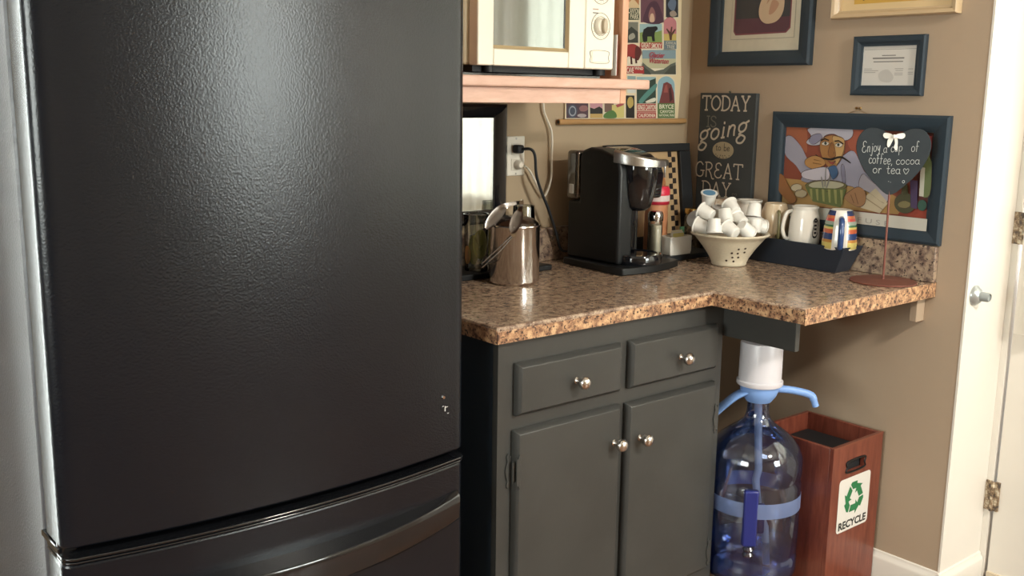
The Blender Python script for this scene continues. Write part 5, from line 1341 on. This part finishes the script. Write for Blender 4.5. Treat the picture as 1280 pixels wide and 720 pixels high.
# translucent belt, moulded grip, dip tube
MB().lathe([(.1297, .205), (.1302, .208), (.1302, .245), (.1297, .248)], 48, (wx, wy, zw)).build('belt', thin_glass('belt_plastic', 'a9bbe6', .3, .12, .38, '8ea6dc'), t)
vd = Vector((-.66, -.75, 0)).normalized()
rd = Vector((.75, -.66, 0)).normalized()
gc = Vector((wx, wy, zw)) - rd * .030 + vd * .119
def gbox(c, hw, hd, z0, z1):
    vs = []
    for z in (z0, z1):
        for (a, b) in ((-hw, -hd), (hw, -hd), (hw, hd), (-hw, hd)):
            q = c + rd * a + vd * b
            vs.append((q.x, q.y, c.z + z))
    return MB().add(vs, [(0, 3, 2, 1), (4, 5, 6, 7), (0, 1, 5, 4), (1, 2, 6, 5), (2, 3, 7, 6), (3, 0, 4, 7)])
gr = gbox(gc, .020, .011, .125, .285).build('grip', indigo, t, .006, seg=3)
gbox(gc + rd * .028 - vd * .006, .012, .008, .16, .245).build('grip_web', indigo, gr, .005)
MB().lathe([(0, 0), (.012, 0), (.016, .008), (.012, .016), (.016, .024), (.012, .032), (0, .032)], 20, (gc.x, gc.y, zw + .092)).build('grip_foot', thin_glass('clear_blue', 'c5d2f4', .05, .2), gr)
tp = [(wx + .0, wy + .0, zw + .50), (wx + rd.x * .005, wy + rd.y * .005, zw + .40), (wx + rd.x * .012, wy + rd.y * .012, zw + .30), (wx + rd.x * .006, wy + rd.y * .006, zw + .27), (wx + rd.x * .018, wy + rd.y * .018, zw + .18), (wx + rd.x * .040, wy + rd.y * .040, zw + .13), (wx + rd.x * .050, wy + rd.y * .050, zw + .018)]
MB().tube(tp, .0105, 12).build('dip_tube', thin_glass('dip_tube_plastic', 'a9b8cf', .4, .2, .4, 'b9c8dc'), t)
pm = MB().lathe([(.030, .505), (.034, .500), (.046, .516), (.052, .532), (.052, .545), (.030, .548)], 40, (wx, wy, zw)).build('pump_collar', bluepl, t)
MB().lathe([(.0, .548), (.061, .548), (.063, .551), (.063, .560), (.058, .563), (.0575, .662), (.055, .668), (0, .670)], 44, (wx, wy, zw)).build('pump_button', mat('white_pump', 'd2cfd4', .3), t)
c_ = Vector((wx, wy, zw))
sp = [c_ + rd * a + Vector((0, 0, b)) for a, b in [(.04, .535), (.08, .533), (.12, .526), (.143, .518), (.150, .508), (.158, .487)]]
MB().tube(smooth_path([tuple(p) for p in sp], 4), [.0105] * 17 + [.009] * 4, 14).build('spout', bluepl, t)
cp_ = [c_ - rd * a + vd * .01 + Vector((0, 0, b)) for a, b in [(.035, .530), (.065, .515), (.10, .485), (.13, .455)]]
MB().tube(smooth_path([tuple(p) for p in cp_], 4), .027, 12, flat=.3).build('carry_handle', bluepl, t)

# ------------------------------------------------------------------ recycling bin
BX0, BX1, BY0, BY1, BZ = -.268, -.018, -.808, -.550, .458
t = thing('recycling_bin', 'reddish brown wooden recycling bin with white and green sign, against the wall', 'bin', (-.14, -.68, 0))
th = .012
MB().box(BX0, BX0 + th, BY0 + th, BY1 - th, 0, BZ).build('side_panel', binwood, t, .0015)
MB().box(BX1 - th, BX1, BY0 + th, BY1 - th, 0, BZ).build('side_panel', binwood, t, .0015)
MB().box(BX0, BX1, BY1 - th, BY1, 0, BZ).build('back_panel', binwood, t, .0015)
# front panel with a hand hole
fx0, fx1, fz0, fz1 = -.195, -.110, .374, .406
fp = MB()
fp.box(BX0, BX1, BY0, BY0 + th, 0, fz0).box(BX0, BX1, BY0, BY0 + th, fz1, BZ).box(BX0, fx0, BY0, BY0 + th, fz0, fz1).box(fx1, BX1, BY0, BY0 + th, fz0, fz1)
fpo = fp.build('front_panel', binwood, t)
hr = MB()
rim = sm2([(fx0 + .0, fz0), (fx1, fz0), (fx1 + .002, (fz0 + fz1) / 2), (fx1, fz1), (fx0, fz1), (fx0 - .002, (fz0 + fz1) / 2)], 4)
hr.tube([(a, BY0 - .0005, b) for a, b in rim], .003, 8, True)
hr.build('hand_hole_rim', black_plastic, fpo)
MB().box(BX0 + th + .002, BX1 - th - .002, BY0 + th + .003, BY1 - th - .002, .01, .41).build('liner', black_matte, t, .01)
MB().box(BX0 - .0008, BX1 + .0008, BY0 - .0008, BY0 + .004, BZ - .004, BZ + .0012).build('edge_band', binwood_edge, t)
pr = Print(lambda u, v, d: (u, BY0 - .0006 - d, v), .0003)
su0, su1, sv0, sv1 = -.229, -.070, .197, .357
rr = .012
pts = []
for (cxq, cyq, a0_) in [(su1 - rr, sv0 + rr, -90), (su1 - rr, sv1 - rr, 0), (su0 + rr, sv1 - rr, 90), (su0 + rr, sv0 + rr, 180)]:
    pts += [(cxq + rr * math.cos(math.radians(a0_ + 22.5 * k)), cyq + rr * math.sin(math.radians(a0_ + 22.5 * k))) for k in range(5)]
pr.poly(pts, mat('sign_white', 'd5d2cb', .4))
green = ink('1f7a43')
cu_, cv_, S = -.1495, .2905, .056
arrows = []
for k in range(3):
    a = 2 * PI * k / 3
    ca, sa = math.cos(a), math.sin(a)
    for P in ([(-.38, -.72), (.16, -.72), (.16, -.92), (.52, -.54), (.16, -.16), (.16, -.36), (-.26, -.36)], [(-.47, -.70), (-.33, -.36), (-.52, -.06), (-.86, -.24), (-.62, -.66)]):
        arrows.append([(cu_ + S * (x * ca - y * sa), cv_ + S * (x * sa + y * ca)) for x, y in P])
pr.polys(arrows, green)
pr.polys(text_polys('RECYCLE', su0 + .010, .2045, su1 - .010, .2285, bold=.03), ink('1d2420'))
pr.build('recycle_sign', t)
